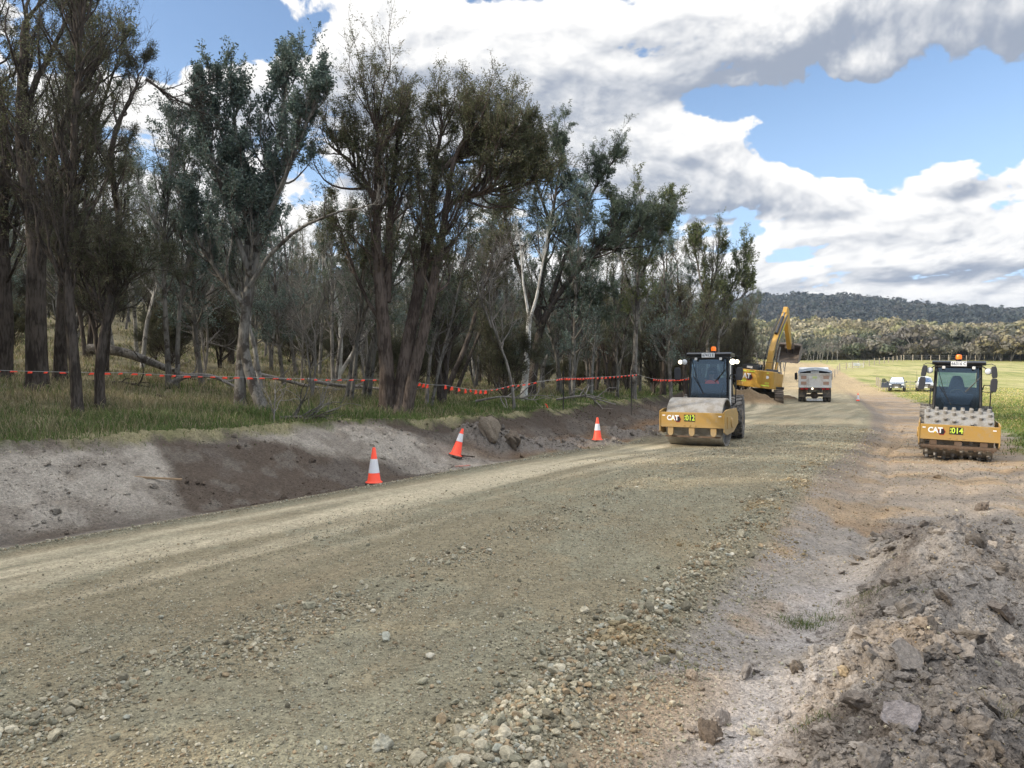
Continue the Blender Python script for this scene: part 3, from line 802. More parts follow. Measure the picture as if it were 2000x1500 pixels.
hero('forked_eucalypt', 'big dark three-stemmed tree with rough brown bark, standing at the middle of the verge', (772, 808), [
    ([(757, 806), (752, 650), (738, 520), (735, 400), (740, 300), (737, 220), (745, 170)], .27, .05, dict(n1=24, start=.42, len1=2.6, depth=-.8)),
    ([(754, 590), (762, 450), (768, 330), (782, 270), (795, 210)], .16, .04, dict(n1=16, start=.4, len1=1.8, root=False, depth=.4)),
    ([(776, 806), (800, 650), (830, 500), (848, 410), (850, 300), (870, 230), (900, 185)], .26, .05, dict(n1=20, start=.42, len1=2.2, depth=.8)),
    ([(790, 806), (815, 700), (848, 560), (868, 430), (885, 300), (930, 240), (945, 190)], .22, .05, dict(n1=18, start=.4, len1=1.9, depth=-.3)),
    ([(738, 400), (700, 330), (660, 300), (630, 270)], .09, .03, dict(n1=12, start=.2, len1=1.6, root=False)),
    ([(752, 640), (700, 560), (660, 420), (640, 400)], .07, .02, dict(n1=9, start=.3, len1=1.3, root=False, depth=1.5)),
    ([(872, 400), (930, 380), (980, 370), (1030, 350)], .10, .03, dict(n1=22, start=.12, len1=1.9, root=False, bare=.0)),
    ([(870, 330), (910, 290), (960, 280), (1010, 270)], .10, .03, dict(n1=22, start=.1, len1=1.8, root=False, bare=.0))],
    B_brown, leaf='olive', per1=18, per2=7, per3=6, nleaf=19, bare=.16, up=.15, lsize=.85)
hero('shaggy_eucalypt', 'grey-barked tree with a fan of upright leafy boughs and blue-green leaves, left of centre', (515, 800), [
    ([(517, 800), (485, 735), (470, 690), (478, 620), (490, 540), (488, 430), (470, 310), (458, 210), (445, 150)], .17, .04, dict(n1=26, start=.35, len1=1.7, depth=.3)),
    ([(468, 770), (470, 700), (482, 600), (500, 500), (520, 400), (545, 270), (565, 160), (572, 110)], .17, .04, dict(n1=26, start=.38, len1=1.7, depth=.8)),
    ([(490, 540), (450, 420), (420, 320), (398, 215), (390, 160)], .09, .03, dict(n1=18, start=.3, len1=1.3, root=False, depth=-.6)),
    ([(500, 480), (545, 380), (590, 270), (620, 190), (632, 145)], .09, .03, dict(n1=18, start=.3, len1=1.3, root=False, depth=-.4)),
    ([(488, 560), (530, 490), (580, 450), (640, 418), (700, 408), (730, 400)], .07, .015, dict(n1=6, start=.6, len1=.8, root=False, bare=1., depth=-1.2)),
    ([(480, 600), (430, 540), (390, 470), (360, 400)], .08, .02, dict(n1=14, start=.2, len1=1.4, root=False))],
    B_grey, leaf='bluegum', per2=6, per3=6, nleaf=14, bare=.15, up=.25, jit=.13, lsize=1.0)
hero('rough_barked_eucalypt', 'tall dark rough-barked tree with a thick straight trunk at the far left', (75, 765), [
    ([(73, 765), (70, 620), (78, 500), (60, 380), (42, 250), (55, 120), (60, -60)], .30, .10, dict(n1=22, start=.35, len1=2.6)),
    ([(75, 560), (95, 420), (105, 300), (150, 200), (230, 60)], .15, .05, dict(n1=16, start=.3, len1=2., root=False, depth=-1)),
    ([(50, 250), (70, 160), (120, 90), (150, 0)], .10, .04, dict(n1=12, start=.2, len1=1.8, root=False, bare=.8))],
    B_dark, leaf='olive', per2=6, per3=6, nleaf=13, bare=.35, up=.15, lsize=.95)
hero('slender_eucalypt', 'slim crooked dark tree standing on the grass just right of the thick far-left trunk', (150, 812), [
    ([(152, 812), (146, 700), (132, 560), (140, 420), (150, 250), (165, 60), (175, -60)], .125, .05, dict(n1=36, start=.3, len1=1.9))],
    B_dark, leaf='fine', per2=6, per3=6, nleaf=18, bare=.35, up=.22, lsize=1.0)
hero('crooked_eucalypt', 'thin leaning tree whose bare crooked top bends over to the right, on the left verge', (195, 802), [
    ([(196, 802), (190, 700), (207, 630), (235, 520), (243, 440), (215, 340), (212, 280), (250, 210), (290, 156)], .115, .05, dict(n1=14, start=.25, len1=1.5, bare=.1)),
    ([(290, 158), (320, 180), (350, 200), (385, 212)], .035, .012, dict(n1=8, start=.2, len1=.8, root=False, bare=1.)),
    ([(255, 205), (275, 160), (285, 125)], .03, .01, dict(n1=5, start=.3, len1=.6, root=False, bare=.6)),
    ([(207, 620), (180, 560), (150, 520)], .05, .02, dict(n1=10, start=.1, len1=1.3, root=False, bare=0.)),
    ([(215, 590), (260, 540), (300, 520)], .05, .02, dict(n1=10, start=.1, len1=1.3, root=False, bare=0.))],
    B_dark, leaf='fine', per2=6, per3=6, nleaf=18, bare=.3, up=.1, lsize=1.0)
hero('white_gum', 'small white-trunked gum with a low limb stretching to the right, behind the flagged line', (662, 748), [
    ([(660, 748), (668, 650), (662, 600), (645, 545), (630, 500), (625, 450)], .15, .03, dict(n1=12, start=.45, len1=1.6)),
    ([(664, 730), (700, 672), (725, 640), (745, 615)], .10, .03, dict(n1=7, start=.5, len1=1.2, root=False, bare=.5)),
    ([(664, 600), (690, 560), (712, 530)], .06, .02, dict(n1=7, start=.4, len1=1.2, root=False))],
    B_white, leaf='olive', per2=5, per3=5, nleaf=12, bare=.3)
hero('white_gum', 'white-trunked gum forking into two smooth limbs, right of the three-stemmed tree', (1023, 782), [
    ([(1022, 782), (1030, 690), (1034, 620)], .165, .11, dict(bare_stem=True)),
    ([(1034, 625), (1022, 560), (1018, 500), (1010, 440)], .065, .018, dict(n1=6, start=.5, len1=1.1, root=False)),
    ([(1034, 625), (1048, 590), (1054, 540), (1064, 500), (1070, 440)], .075, .018, dict(n1=6, start=.5, len1=1.1, root=False))],
    B_white, leaf='gum', per2=5, per3=5, nleaf=9, bare=.55, ang1=.6)
hero('leaning_eucalypt', 'dark tree leaning right behind the forked white gum, with a broad heavy crown', (1040, 776), [
    ([(1036, 776), (1050, 650), (1082, 580), (1130, 530), (1180, 470), (1230, 400)], .24, .06, dict(n1=20, start=.35, len1=2.1)),
    ([(1050, 640), (1060, 540), (1075, 440), (1095, 330), (1100, 250)], .13, .04, dict(n1=22, start=.35, len1=1.8, root=False)),
    ([(1075, 590), (1110, 480), (1150, 390), (1190, 320), (1215, 300)], .12, .04, dict(n1=20, start=.35, len1=1.8, root=False, depth=1.)),
    ([(1050, 620), (1010, 520), (985, 420), (970, 320), (975, 240)], .12, .04, dict(n1=20, start=.35, len1=1.8, root=False, depth=1.2)),
    ([(1100, 560), (1150, 500), (1210, 470), (1270, 440), (1300, 430)], .10, .03, dict(n1=20, start=.3, len1=1.9, root=False)),
    ([(1060, 600), (1120, 600), (1180, 590)], .07, .02, dict(n1=12, start=.3, len1=1.5, root=False)),
    ([(1075, 440), (1040, 340), (1030, 260)], .08, .03, dict(n1=14, start=.2, len1=1.5, root=False))],
    B_dark, leaf='gum', per2=7, per3=6, nleaf=19, bare=.08, up=.10, lsize=1.0)
hero('bent_eucalypt', 'short grey tree with a sharply bent elbow limb, right of the forked white gum', (1060, 762), [
    ([(1060, 762), (1060, 700), (1075, 682), (1100, 672), (1120, 640), (1125, 590)], .12, .03, dict(n1=12, start=.5, len1=1.3))],
    B_grey, leaf='bluegum', per2=6, per3=5, nleaf=12, bare=.2)
hero('slender_eucalypt', 'tall thin tree with tufted bright leaf clumps rising above the canopy right of centre', (1238, 752), [
    ([(1238, 752), (1243, 620), (1248, 500), (1256, 420), (1265, 370)], .15, .04, dict(n1=20, start=.4, len1=2.0)),
    ([(1250, 540), (1280, 480), (1300, 430), (1320, 400)], .07, .02, dict(n1=14, start=.4, len1=1.5, root=False)),
    ([(1247, 600), (1215, 520), (1200, 440), (1205, 400)], .07, .02, dict(n1=14, start=.4, len1=1.5, root=False))],
    B_grey, Y=38, leaf='sunny', per2=6, per3=6, nleaf=14, bare=.25, up=.2, lsize=1.15)
hero('open_crowned_eucalypt', 'pale-trunked tree with an open see-through fan crown against the sky, behind the smooth roller', (1392, 744), [
    ([(1384, 744), (1380, 640), (1384, 580), (1400, 520), (1405, 460)], .15, .04, dict(n1=22, start=.45, len1=2.3)),
    ([(1404, 744), (1402, 650), (1412, 600), (1435, 545), (1470, 500)], .14, .04, dict(n1=22, start=.45, len1=2.2, depth=.8)),
    ([(1384, 600), (1365, 540), (1355, 480), (1358, 450)], .08, .03, dict(n1=16, start=.3, len1=1.7, root=False)),
    ([(1412, 600), (1450, 580), (1470, 560)], .07, .02, dict(n1=10, start=.3, len1=1.4, root=False))],
    B_grey, Y=47, leaf='sunny', per2=7, per3=6, nleaf=10, bare=.3, up=.24, jit=.12, lsize=1.2)
hero('dead_eucalypt', 'bare leafless tree with fine pale twigs, in front of the leaning dark tree', (1012, 770), [
    ([(1005, 768), (990, 700), (960, 640), (950, 560), (975, 500), (1010, 470)], .06, .02, dict(n1=16, start=.4, len1=1.9)),
    ([(960, 640), (930, 560), (925, 490)], .04, .012, dict(n1=12, start=.3, len1=1.6, root=False))],
    B_dead, Y=27, leaf='gum', per2=6, per3=6, nleaf=0, bare=1., up=.0)
hero('slanting_eucalypt', 'slim trunk slanting to the right just behind the three-stemmed tree', (868, 768), [
    ([(868, 768), (905, 690), (935, 600), (960, 500), (985, 430), (1000, 380)], .14, .05, dict(n1=20, start=.45, len1=1.9, depth=1.)),
    ([(888, 770), (925, 680), (960, 590), (1000, 500)], .09, .03, dict(n1=14, start=.45, len1=1.6, depth=1.5))],
    B_dark, leaf='olive', per2=6, per3=6, nleaf=13, bare=.2)
hero('bare_topped_eucalypt', 'pair of thin stems with naked pale tops against cloud, left of the blue-green tree', (330, 752), [
    ([(330, 752), (325, 620), (318, 480), (335, 340), (340, 240)], .10, .03, dict(n1=20, start=.4, len1=1.7, bare=.55)),
    ([(345, 752), (350, 600), (375, 470), (380, 360), (370, 290)], .09, .02, dict(n1=18, start=.4, len1=1.5, bare=.6, depth=1))],
    B_grey, Y=25, leaf='gum', per2=6, per3=5, nleaf=9, bare=.5, up=.28)
hero('twin_stemmed_eucalypt', 'dark twin-stemmed tree with wispy twigs reaching right over the sky, at the top left', (118, 760), [
    ([(112, 760), (118, 640), (130, 480), (125, 330), (140, 200), (150, 60), (150, -80)], .16, .06, dict(n1=34, start=.3, len1=2.4, bare=.3)),
    ([(125, 760), (125, 560), (150, 400), (185, 260), (230, 130), (280, 30)], .11, .03, dict(n1=30, start=.35, len1=2.0, bare=.55, depth=1))],
    B_dark, Y=24, leaf='gum', per2=6, per3=6, nleaf=13, bare=.35, up=.1, lean=np.array([.4, 0, 0]))
hero('rough_barked_eucalypt', 'dark dense tree cut by the left edge of the photograph', (5, 752), [
    ([(8, 752), (14, 600), (5, 450), (18, 300), (0, 150), (-10, 0)], .24, .07, dict(n1=40, start=.25, len1=2.4))],
    B_dark, Y=23, leaf='olive', per2=6, per3=6, nleaf=15, bare=.12, up=.1)

# kinds that fill the wood: built once, then copied
KINDS = []
def kind(name, label, cat, stems, bark, **kw):
    KINDS.append((name, label, cat, tree_meshes(stems, rt, **kw), bark))
def st(h, x=.0, y=.0, bx=0., r0=.1, r1=.03, bend=.3, **o):
    p = [(bx, 0, -.15), (bx + x * .15 + rt.normal(0, .08), y * .2, h * .25), (bx + x * .5 + rt.normal(0, bend * .5), y * .5 + rt.normal(0, bend * .5), h * .55), (bx + x * .8 + rt.normal(0, bend * .5), y * .8, h * .8), (bx + x, y, h)]
    return (p, r0, r1, o)
kind('slender_eucalypt', 'slim straight grey-leaved tree inside the wood behind the flagged line', 'tree', [st(8.2, .8, .3, n1=26)], B_grey, leaf='bluegum', start=.2, len1=1.5, per2=6, per3=5, nleaf=8, bare=.2)
kind('dark_eucalypt', 'dark rough-barked tree with olive leaves inside the wood behind the flagged line', 'tree', [st(8.6, -.7, .3, r0=.15, n1=24), st(7.6, 1.5, -.4, .2, .11, n1=18)], B_dark, leaf='olive', start=.2, len1=1.8, per2=6, per3=5, nleaf=9, bare=.2)
kind('thin_leaning_eucalypt', 'thin leaning sparsely leaved tree inside the wood behind the flagged line', 'tree', [st(7.8, 2.6, .6, r0=.09, n1=18), st(7.2, 1.7, -.8, .25, .08, n1=14)], B_grey, leaf='gum', start=.25, len1=1.5, per2=5, per3=5, nleaf=8, bare=.4)
kind('bushy_tea_tree', 'low bushy fine-leaved tree inside the wood behind the flagged line', 'tree', [st(4.9, .6, .2, r0=.08, n1=22), st(4.2, -.9, .3, .1, .07, n1=20), st(3.6, .2, -.9, -.1, .06, n1=16)], B_dark, leaf='fine', start=.12, len1=1.5, per2=6, per3=6, nleaf=15, bare=.1)
kind('pale_trunked_gum', 'pale-trunked grey-green gum inside the wood behind the flagged line', 'tree', [st(8.6, -1.4, .6, r0=.11, n1=24, bend=.9)], B_pale, leaf='gum', start=.3, len1=1.7, per2=6, per3=5, nleaf=8, bare=.3)
kind('dead_sapling', 'leafless grey sapling standing dead inside the wood', 'tree', [st(5.6, .8, .3, r0=.06, r1=.015, n1=20), st(4.4, -.9, -.3, .1, .045, .012, n1=14)], B_dead, leaf='gum', start=.25, len1=1.4, per2=5, per3=5, nleaf=0, bare=1., up=.05)
kind('scrub_bush', 'dull olive waist-high scrub bush on the floor of the wood', 'shrub', [st(1.9, .5, .2, r0=.03, r1=.01, n1=16), st(1.6, -.6, .3, .1, .03, .01, n1=14), st(1.5, .1, -.6, -.1, .03, .01, n1=12)], B_dark, leaf='fine', start=.08, len1=.9, per2=5, per3=5, nleaf=20, bare=.15)
def put_kind(k, x, y, s, rz, first={}):
    name, label, cat, ms, bark = KINDS[k]
    z = float(height(np.array([x]), np.array([y]), False)[0])
    grp_ = {'tree': 'trees of the wood behind the flagged line', 'shrub': 'bushes on the floor of the wood'}[cat]
    if k not in first:
        o = tree_object(name, label, cat, (x, y, z), ms, bark, grp_); first[k] = o
    else:
        src = first[k]; o = src.copy(); col.objects.link(o); o.location = (x, y, z)
        for ch in src.children:
            c = ch.copy(); col.objects.link(c); c.parent = o
    o.rotation_euler = (0, 0, rz); o.scale = (s, s, s)
    return o
placed = list(HERO)
rf = np.random.default_rng(12)
def fill(n, ymin, ymax, thmin, thmax, amin, gap, probs, smin, smax, tries=6000, amax=90):
    c = 0
    for _ in range(tries):
        if c >= n: break
        y = math.sqrt(rf.uniform(ymin ** 2, ymax ** 2)); x = y * math.tan(rf.uniform(thmin, thmax))
        a, _b = ab(np.array([x]), np.array([y])); a = a[0]
        if a < amin or a > amax: continue
        if any((x - q[0]) ** 2 + (y - q[1]) ** 2 < (gap * (1 + y * .006)) ** 2 for q in placed): continue
        placed.append((x, y)); put_kind(int(rf.choice(7, p=probs)), x, y, rf.uniform(smin, smax), rf.uniform(0, 6.28)); c += 1
    return c
c1 = fill(52, 24, 42, -.70, .30, 5.0, 1.6, [.32, .14, .22, .06, .12, .14, 0], .8, 1.1)
c2 = fill(125, 36, 75, -.68, .335, 4.4, 1.3, [.28, .18, .16, .18, .08, .12, 0], .75, 1.05)
c3 = fill(110, 70, 130, -.68, .36, 4.0, 2.0, [.18, .36, .03, .38, .05, 0, 0], 1.05, 1.5)
c4 = fill(60, 30, 75, -.66, .33, 6.0, .9, [0, 0, 0, 0, 0, 0, 1], .8, 1.5)
# the same wood goes on to the left of the frame and shades the road
c5 = fill(24, 3, 24, -1.45, -.70, 4.2, 2.4, [.2, .45, .1, .1, .15, 0, 0], 1.0, 1.3)
for px, Y, k, sc_ in ((1312, 42, 0, 1.15), (1340, 45, 1, 1.05), (1352, 52, 0, 1.0), (1296, 48, 1, 1.1), (1440, 56, 3, 1.25), (1425, 62, 3, 1.3), (1455, 64, 3, 1.1), (1370, 55, 3, 1.2), (1395, 60, 1, .9), (1330, 58, 3, 1.3)):
    put_kind(k, (px - 1000) / FP * Y, Y, sc_, px * .37)
for i in range(46):  # oversized unseen trees added beside the frame to shade the near ground
    for _ in range(60):
        x, y = rf.uniform(-36, -11), rf.uniform(-18, 14)
        if ab(np.array([x]), np.array([y]))[0][0] < 3.8 or x > -.74 * y - 2.5 and y > 0: continue
        if all((x - q[0]) ** 2 + (y - q[1]) ** 2 > 3.2 for q in placed): break
    else: continue
    placed.append((x, y)); put_kind(int(rf.choice([0, 1, 3, 4], p=[.25, .4, .25, .1])), x, y, rf.uniform(1.15, 1.6), rf.uniform(0, 6))
print('fill', c1, c2, c3, c4, c5)
# ------------------------------------------------------------------ far woodland on the hills
rh = np.random.default_rng(55)
def woodland(name, n, rmin, rmax, tmin, tmax, size, cols_, nq, keepf=None, q=1.2, lift=1.0):
    lr = np.sqrt(rh.uniform(rmin ** 2, rmax ** 2, n)); th = rh.uniform(tmin, tmax, n)
    x, y = lr * np.sin(th), lr * np.cos(th)
    if keepf is not None:
        k = keepf(x, y); x, y = x[k], y[k]
    n = len(x); z = height(x, y, False); s = size * np.clip(np.exp(rh.normal(0, .32, n)), .5, 1.9)
    # leaf sprays spread through several lobes of each crown, open underneath
    i = np.repeat(np.arange(n), nq); m = len(i)
    lobe = rh.integers(0, 5, m)
    lx = np.stack([rh.normal(0, .42, (n, 5)), rh.normal(0, .42, (n, 5)), rh.uniform(-.15, .35, (n, 5))], -1)
    c = lx[i, lobe]
    d = nrm(rh.normal(size=(m, 3))); d[:, 2] = np.abs(d[:, 2]) * .9 - .15
    p = np.stack([x, y, z], -1)[i] + s[i][:, None] * (np.array([0, 0, .78 * lift]) + c * np.array([1, 1, .8]) + d * .36 * rh.uniform(.6, 1.05, m)[:, None])
    u = nrm(np.cross(d, rh.normal(size=(m, 3)))); v = nrm(np.cross(d + .5 * rh.normal(size=(m, 3)), u))
    hs = (s[i] * .085 * q * rh.uniform(.6, 1.4, m))[:, None]
    V_ = np.stack([p - u * hs, p + v * hs * .8, p + u * hs, p - v * hs * .7], 1).reshape(-1, 3)
    cc_ = 1.6 * np.array(cols_)[rh.integers(0, len(cols_), n)][i] * rh.uniform(.7, 1.3, (m, 1)) * rh.uniform(.75, 1.25, (n, 1))[i]
    fq = np.arange(m * 4).reshape(m, 4)
    # trunks
    k = 3; j = np.repeat(np.arange(n), k)
    P = np.stack([x, y, z - .3], -1)[j]; D = nrm(np.stack([rh.normal(0, .28, n * k), rh.normal(0, .28, n * k), np.ones(n * k)], -1))
    L = s[j] * .95
    pts = np.stack([P, P + D * L[:, None] * .5, P + D * L[:, None] + rh.normal(0, .04, (n * k, 3)) * s[j][:, None]], 1)
    tv, tf = tubes(pts, (s[j] * .014)[:, None] * np.array([[1.3, .9, .4]]), 4)
    tcol = np.repeat(rh.choice([.13, .22, .36], n * k, p=[.4, .4, .2]), 12)[:, None] * np.array([[1, .94, .84]])
    me = np_mesh(name, np.vstack([V_, tv]), np.vstack([fq, tf + len(V_)]), np.vstack([np.repeat(cc_, 4, 0), tcol]))
    return tag(link('woods', me, M_leaf), kind='stuff')
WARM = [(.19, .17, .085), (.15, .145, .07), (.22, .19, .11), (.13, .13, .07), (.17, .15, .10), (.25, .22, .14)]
CLOUD_SHADE = [(.034, .042, .036), (.042, .046, .038), (.028, .036, .031), (.052, .052, .044)]  # dark bluish leaf colours with the cloud shade painted in
GREYW = [(.13, .12, .095), (.11, .10, .085), (.15, .14, .10), (.10, .10, .075), (.16, .14, .085)]
def notfield(x, y):
    th = np.arctan2(x, y); rr = np.hypot(x, y); n3 = fbm(x, y, .22, 3, 52)
    f = (th > .455) & (th < .62) & (rr > 690) & (rr < 1080)
    return ~f | (rh.uniform(size=x.shape) < .05)
def valley(x, y):
    a, b = ab(x, np.minimum(y, 259.)); return np.hypot(x, y) > 1
# nearer belt beyond the paddock crest, sunlit wood on the first slope, cloud shade painted into the leaf colour up the far hill
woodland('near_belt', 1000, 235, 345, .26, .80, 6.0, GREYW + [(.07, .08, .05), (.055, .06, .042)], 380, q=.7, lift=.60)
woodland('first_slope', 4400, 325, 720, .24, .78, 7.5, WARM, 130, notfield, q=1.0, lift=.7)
woodland('upper_slope', 3300, 720, 1080, .22, .80, 9.0, CLOUD_SHADE, 70, notfield, q=1.3, lift=.75)
woodland('far_hill', 5200, 1080, 1640, .20, .80, 12.0, CLOUD_SHADE, 44, q=1.5, lift=.8)
woodland('far_hill_left', 900, 900, 1600, -.8, .20, 18.0, CLOUD_SHADE, 30, q=1.8)
# pale gums beside the sandy road where it climbs beyond the excavator
ft = True
def far_gum(px, Y, s, rz, label):
    x = (px - 1000) / FP * Y; z = float(height(np.array([x]), np.array([Y]), False)[0])
    name, _, cat, ms, bark = KINDS[4]
    src = [o for o in bpy.data.objects if o.type == 'EMPTY' and o.name.startswith('pale_trunked_gum')][0]
    o = src.copy(); col.objects.link(o); o.location = (x, Y, z); o.scale = (s, s, s); o.rotation_euler = (0, 0, rz)
    o['label'] = label; o['category'] = 'tree'; o['group'] = 'pale gums beside the sandy road beyond the excavator'
    for ch in src.children:
        c = ch.copy(); col.objects.link(c); c.parent = o
rg = np.random.default_rng(3)
for i in range(22):
    far_gum(rg.uniform(1440, 1535), rg.uniform(95, 175), rg.uniform(.6, 1.0), rg.uniform(0, 6), 'sunlit pale gum beside the sandy road beyond the excavator')
for i in range(12):
    far_gum(rg.uniform(1555, 1640), rg.uniform(185, 215), rg.uniform(.5, .8), rg.uniform(0, 6), 'small pale gum at the far crest behind the tipper truck')
# ------------------------------------------------------------------ built things: tools
class B:
    def __init__(s): s.bm = bmesh.new()
    def box(s, c, d, rot=None, taper=None, org=None):
        m = Matrix.Translation(Vector(c))
        if rot is not None: m = m @ rot
        r = bmesh.ops.create_cube(s.bm, size=1)
        for v in r['verts']:
            if taper and v.co.z > 0: v.co.x *= taper[0]; v.co.y *= taper[1]
            v.co = m @ Vector((v.co.x * d[0], v.co.y * d[1], v.co.z * d[2]))
        return s
    def cyl(s, p0, p1, r0, r1=None, n=24, cap=True):
        p0, p1 = Vector(p0), Vector(p1); r1 = r0 if r1 is None else r1
        q = (p1 - p0).to_track_quat('Z', 'Y').to_matrix().to_4x4()
        m = Matrix.Translation((p0 + p1) / 2) @ q
        bmesh.ops.create_cone(s.bm, cap_ends=cap, segments=n, radius1=r0, radius2=r1, depth=(p1 - p0).length, matrix=m)
        return s
    def tube(s, pts, r, n=8):
        V_, f = tubes(np.array([pts], float), np.full((1, len(pts)), float(r)), n)
        vs = [s.bm.verts.new(v) for v in V_]
        for q in f: s.bm.faces.new([vs[i] for i in q])
        s.bm.faces.new([vs[i] for i in range(n)]); s.bm.faces.new([vs[len(vs) - 1 - i] for i in range(n)])
        return s
    def prism(s, prof, axis, a, b):
        """prof: polygon in the other two axes, extruded from a to b along axis"""
        def P(u, v, w): return {'x': (w, u, v), 'y': (u, w, v), 'z': (u, v, w)}[axis]
        A = [s.bm.verts.new(P(u, v, a)) for u, v in prof]; C_ = [s.bm.verts.new(P(u, v, b)) for u, v in prof]
        s.bm.faces.new(A); s.bm.faces.new(C_[::-1])
        for i in range(len(A)):
            j = (i + 1) % len(A); s.bm.faces.new([A[i], C_[i], C_[j], A[j]])
        return s
    def lathe(s, prof, c, axis='z', n=32):
        c = Vector(c); ring = []
        for r, h in prof:
            row = []
            for k in range(n):
                t = 2 * math.pi * k / n; x, y = r * math.cos(t), r * math.sin(t)
                row.append(s.bm.verts.new(c + Vector({'z': (x, y, h), 'x': (h, x, y), 'y': (x, h, y)}[axis])))
            ring.append(row)
        for i in range(len(ring) - 1):
            for k in range(n):
                s.bm.faces.new([ring[i][k], ring[i][(k + 1) % n], ring[i + 1][(k + 1) % n], ring[i + 1][k]])
        return s
    def quad(s, *p):
        s.bm.faces.new([s.bm.verts.new(q) for q in p]); return s
    def obj(s, name, mat, parent=None, bevel=0., smooth=None, loc=None, rot=None, label=None):
        bmesh.ops.recalc_face_normals(s.bm, faces=s.bm.faces)
        me = bpy.data.meshes.new(name); s.bm.to_mesh(me); s.bm.free()
        o = link(name, me, mat, parent)
        if smooth is not None:
            me.polygons.foreach_set('use_smooth', np.ones(len(me.polygons), dtype=bool)); me.update()
            try: me.set_sharp_from_angle(angle=R(smooth))
            except Exception: pass
        if bevel:
            b = o.modifiers.new('bevel', 'BEVEL'); b.width = bevel; b.segments = 2; b.limit_method = 'ANGLE'; b.angle_limit = R(40); b.harden_normals = False
        if loc: o.location = loc
        if rot: o.rotation_euler = rot
        if label: o['label'] = label
        return o
def mat(name, c, rough_=.5, metal=0., dirt=0., dirtc=(.30, .24, .17), spec=.5, emis=None, scale=3., coat=0., low=None):
    m = bpy.data.materials.new(name); m.use_nodes = True
    t = NT(m.node_tree); bs = t.n['Principled BSDF']
    bs.inputs['Base Color'].default_value = (*c, 1); bs.inputs['Roughness'].default_value = rough_
    bs.inputs['Metallic'].default_value = metal; bs.inputs['Specular IOR Level'].default_value = spec
    bs.inputs['Coat Weight'].default_value = coat; bs.inputs['Coat Roughness'].default_value = .15
    if dirt:
        tcn = t.n.new('ShaderNodeTexCoord'); P = tcn.outputs['Object']
        n = t.noise(P, scale, 6, .65); n2 = t.noise(P, scale * 9, 4, .7)
        k = t.rng(t.m('ADD', n, t.m('MULTIPLY', t.m('SUBTRACT', n2, .5), .5)), .62 - .4 * dirt, .78 - .25 * dirt, 0, min(1, .35 + dirt))
        if low is not None:
            z = t.node('ShaderNodeSeparateXYZ', {0: P}).outputs[2]
            k = t.m('MAXIMUM', k, t.m('MULTIPLY', t.rng(z, low, low * .2), t.rng(n2, .3, .6, .4, 1)))
        t.l.new(t.mix(k, (*c, 1), (*dirtc, 1)), bs.inputs['Base Color'])
        t.l.new(t.rng(k, 0, 1, rough_, .9), bs.inputs['Roughness'])
    if emis: bs.inputs['Emission Color'].default_value = (*c, 1); bs.inputs['Emission Strength'].default_value = emis
    return m
def glass(name, tint, refl=.10, dens_=.5):
    m = bpy.data.materials.new(name); m.use_nodes = True
    t = NT(m.node_tree); t.n.remove(t.n['Principled BSDF'])
    tr = t.n.new('ShaderNodeBsdfTransparent'); tr.inputs[0].default_value = (*tint, 1)
    gl = t.n.new('ShaderNodeBsdfGlossy'); gl.inputs[0].default_value = (.9, .95, 1, 1); gl.inputs['Roughness'].default_value = .04
    fr = t.n.new('ShaderNodeFresnel'); fr.inputs[0].default_value = 1.5
    mx = t.n.new('ShaderNodeMixShader'); t.l.new(t.m('ADD', fr.outputs[0], refl), mx.inputs[0])
    t.l.new(tr.outputs[0], mx.inputs[1]); t.l.new(gl.outputs[0], mx.inputs[2]); t.l.new(mx.outputs[0], t.n['Material Output'].inputs[0])
    return m
def text(name, body, size, m, parent, loc, rot, depth=.004, off=0., sx=1., align='CENTER', bold=True):
    cu = bpy.data.curves.new(name, 'FONT'); cu.body = body; cu.size = size; cu.extrude = depth; cu.offset = off
    cu.align_x = align; cu.align_y = 'CENTER'; cu.resolution_u = 3
    o = bpy.data.objects.new(name, cu); col.objects.link(o)
    dg = bpy.context.evaluated_depsgraph_get(); me = bpy.data.meshes.new_from_object(o.evaluated_get(dg))
    bpy.data.objects.remove(o); bpy.data.curves.remove(cu)
    for v in me.vertices: v.co.x *= sx
    me.materials.clear()
    o = link(name, me, m, parent); o.location = loc; o.rotation_euler = rot
    return o
Y_paint = mat('machine_yellow', (.42, .25, .058), .42, dirt=.28, dirtc=(.36, .28, .18), coat=.25, scale=2.2, low=.95)
Y_excav = mat('machine_yellow_dusty', (.50, .275, .035), .45, dirt=.22, dirtc=(.40, .28, .14), coat=.2, scale=1.6)
Bk = mat('black_paint', (.012, .013, .016), .35, dirt=.22, dirtc=(.13, .11, .085), low=1.4)
Bk2 = mat('dark_grey_plastic', (.035, .037, .042), .6)
Navy = mat('cab_trim', (.028, .036, .055), .7)
Steel = mat('worn_drum_steel', (.30, .29, .27), .55, metal=.25, dirt=.6, dirtc=(.26, .235, .20), scale=4)
SteelD = mat('mud_caked_steel', (.13, .105, .085), .8, dirt=.5, dirtc=(.21, .16, .12), scale=5)
Rub = mat('tyre_rubber', (.035, .034, .033), .85, dirt=.6, dirtc=(.24, .215, .185), scale=3)
Rust = mat('rusty_scraper_bar', (.13, .085, .055), .9, dirt=.4, dirtc=(.20, .15, .11))
White = mat('white_paint', (.75, .75, .73), .4, dirt=.2, dirtc=(.45, .40, .33))
Wh2 = mat('white_lettering', (.85, .85, .85), .5)
LampG = mat('lamp_lens', (.72, .74, .76), .12, spec=.8)
LampOn = mat('lit_work_lamp', (1., .88, .62), .3, emis=2.2)
OrB = mat('orange_beacon', (.95, .20, .02), .25, emis=.35)
HexK = mat('logo_black', (.02, .018, .02), .4)
HexR = mat('logo_red', (.35, .02, .02), .4)
YelT = mat('logo_yellow', (.9, .55, .03), .4)
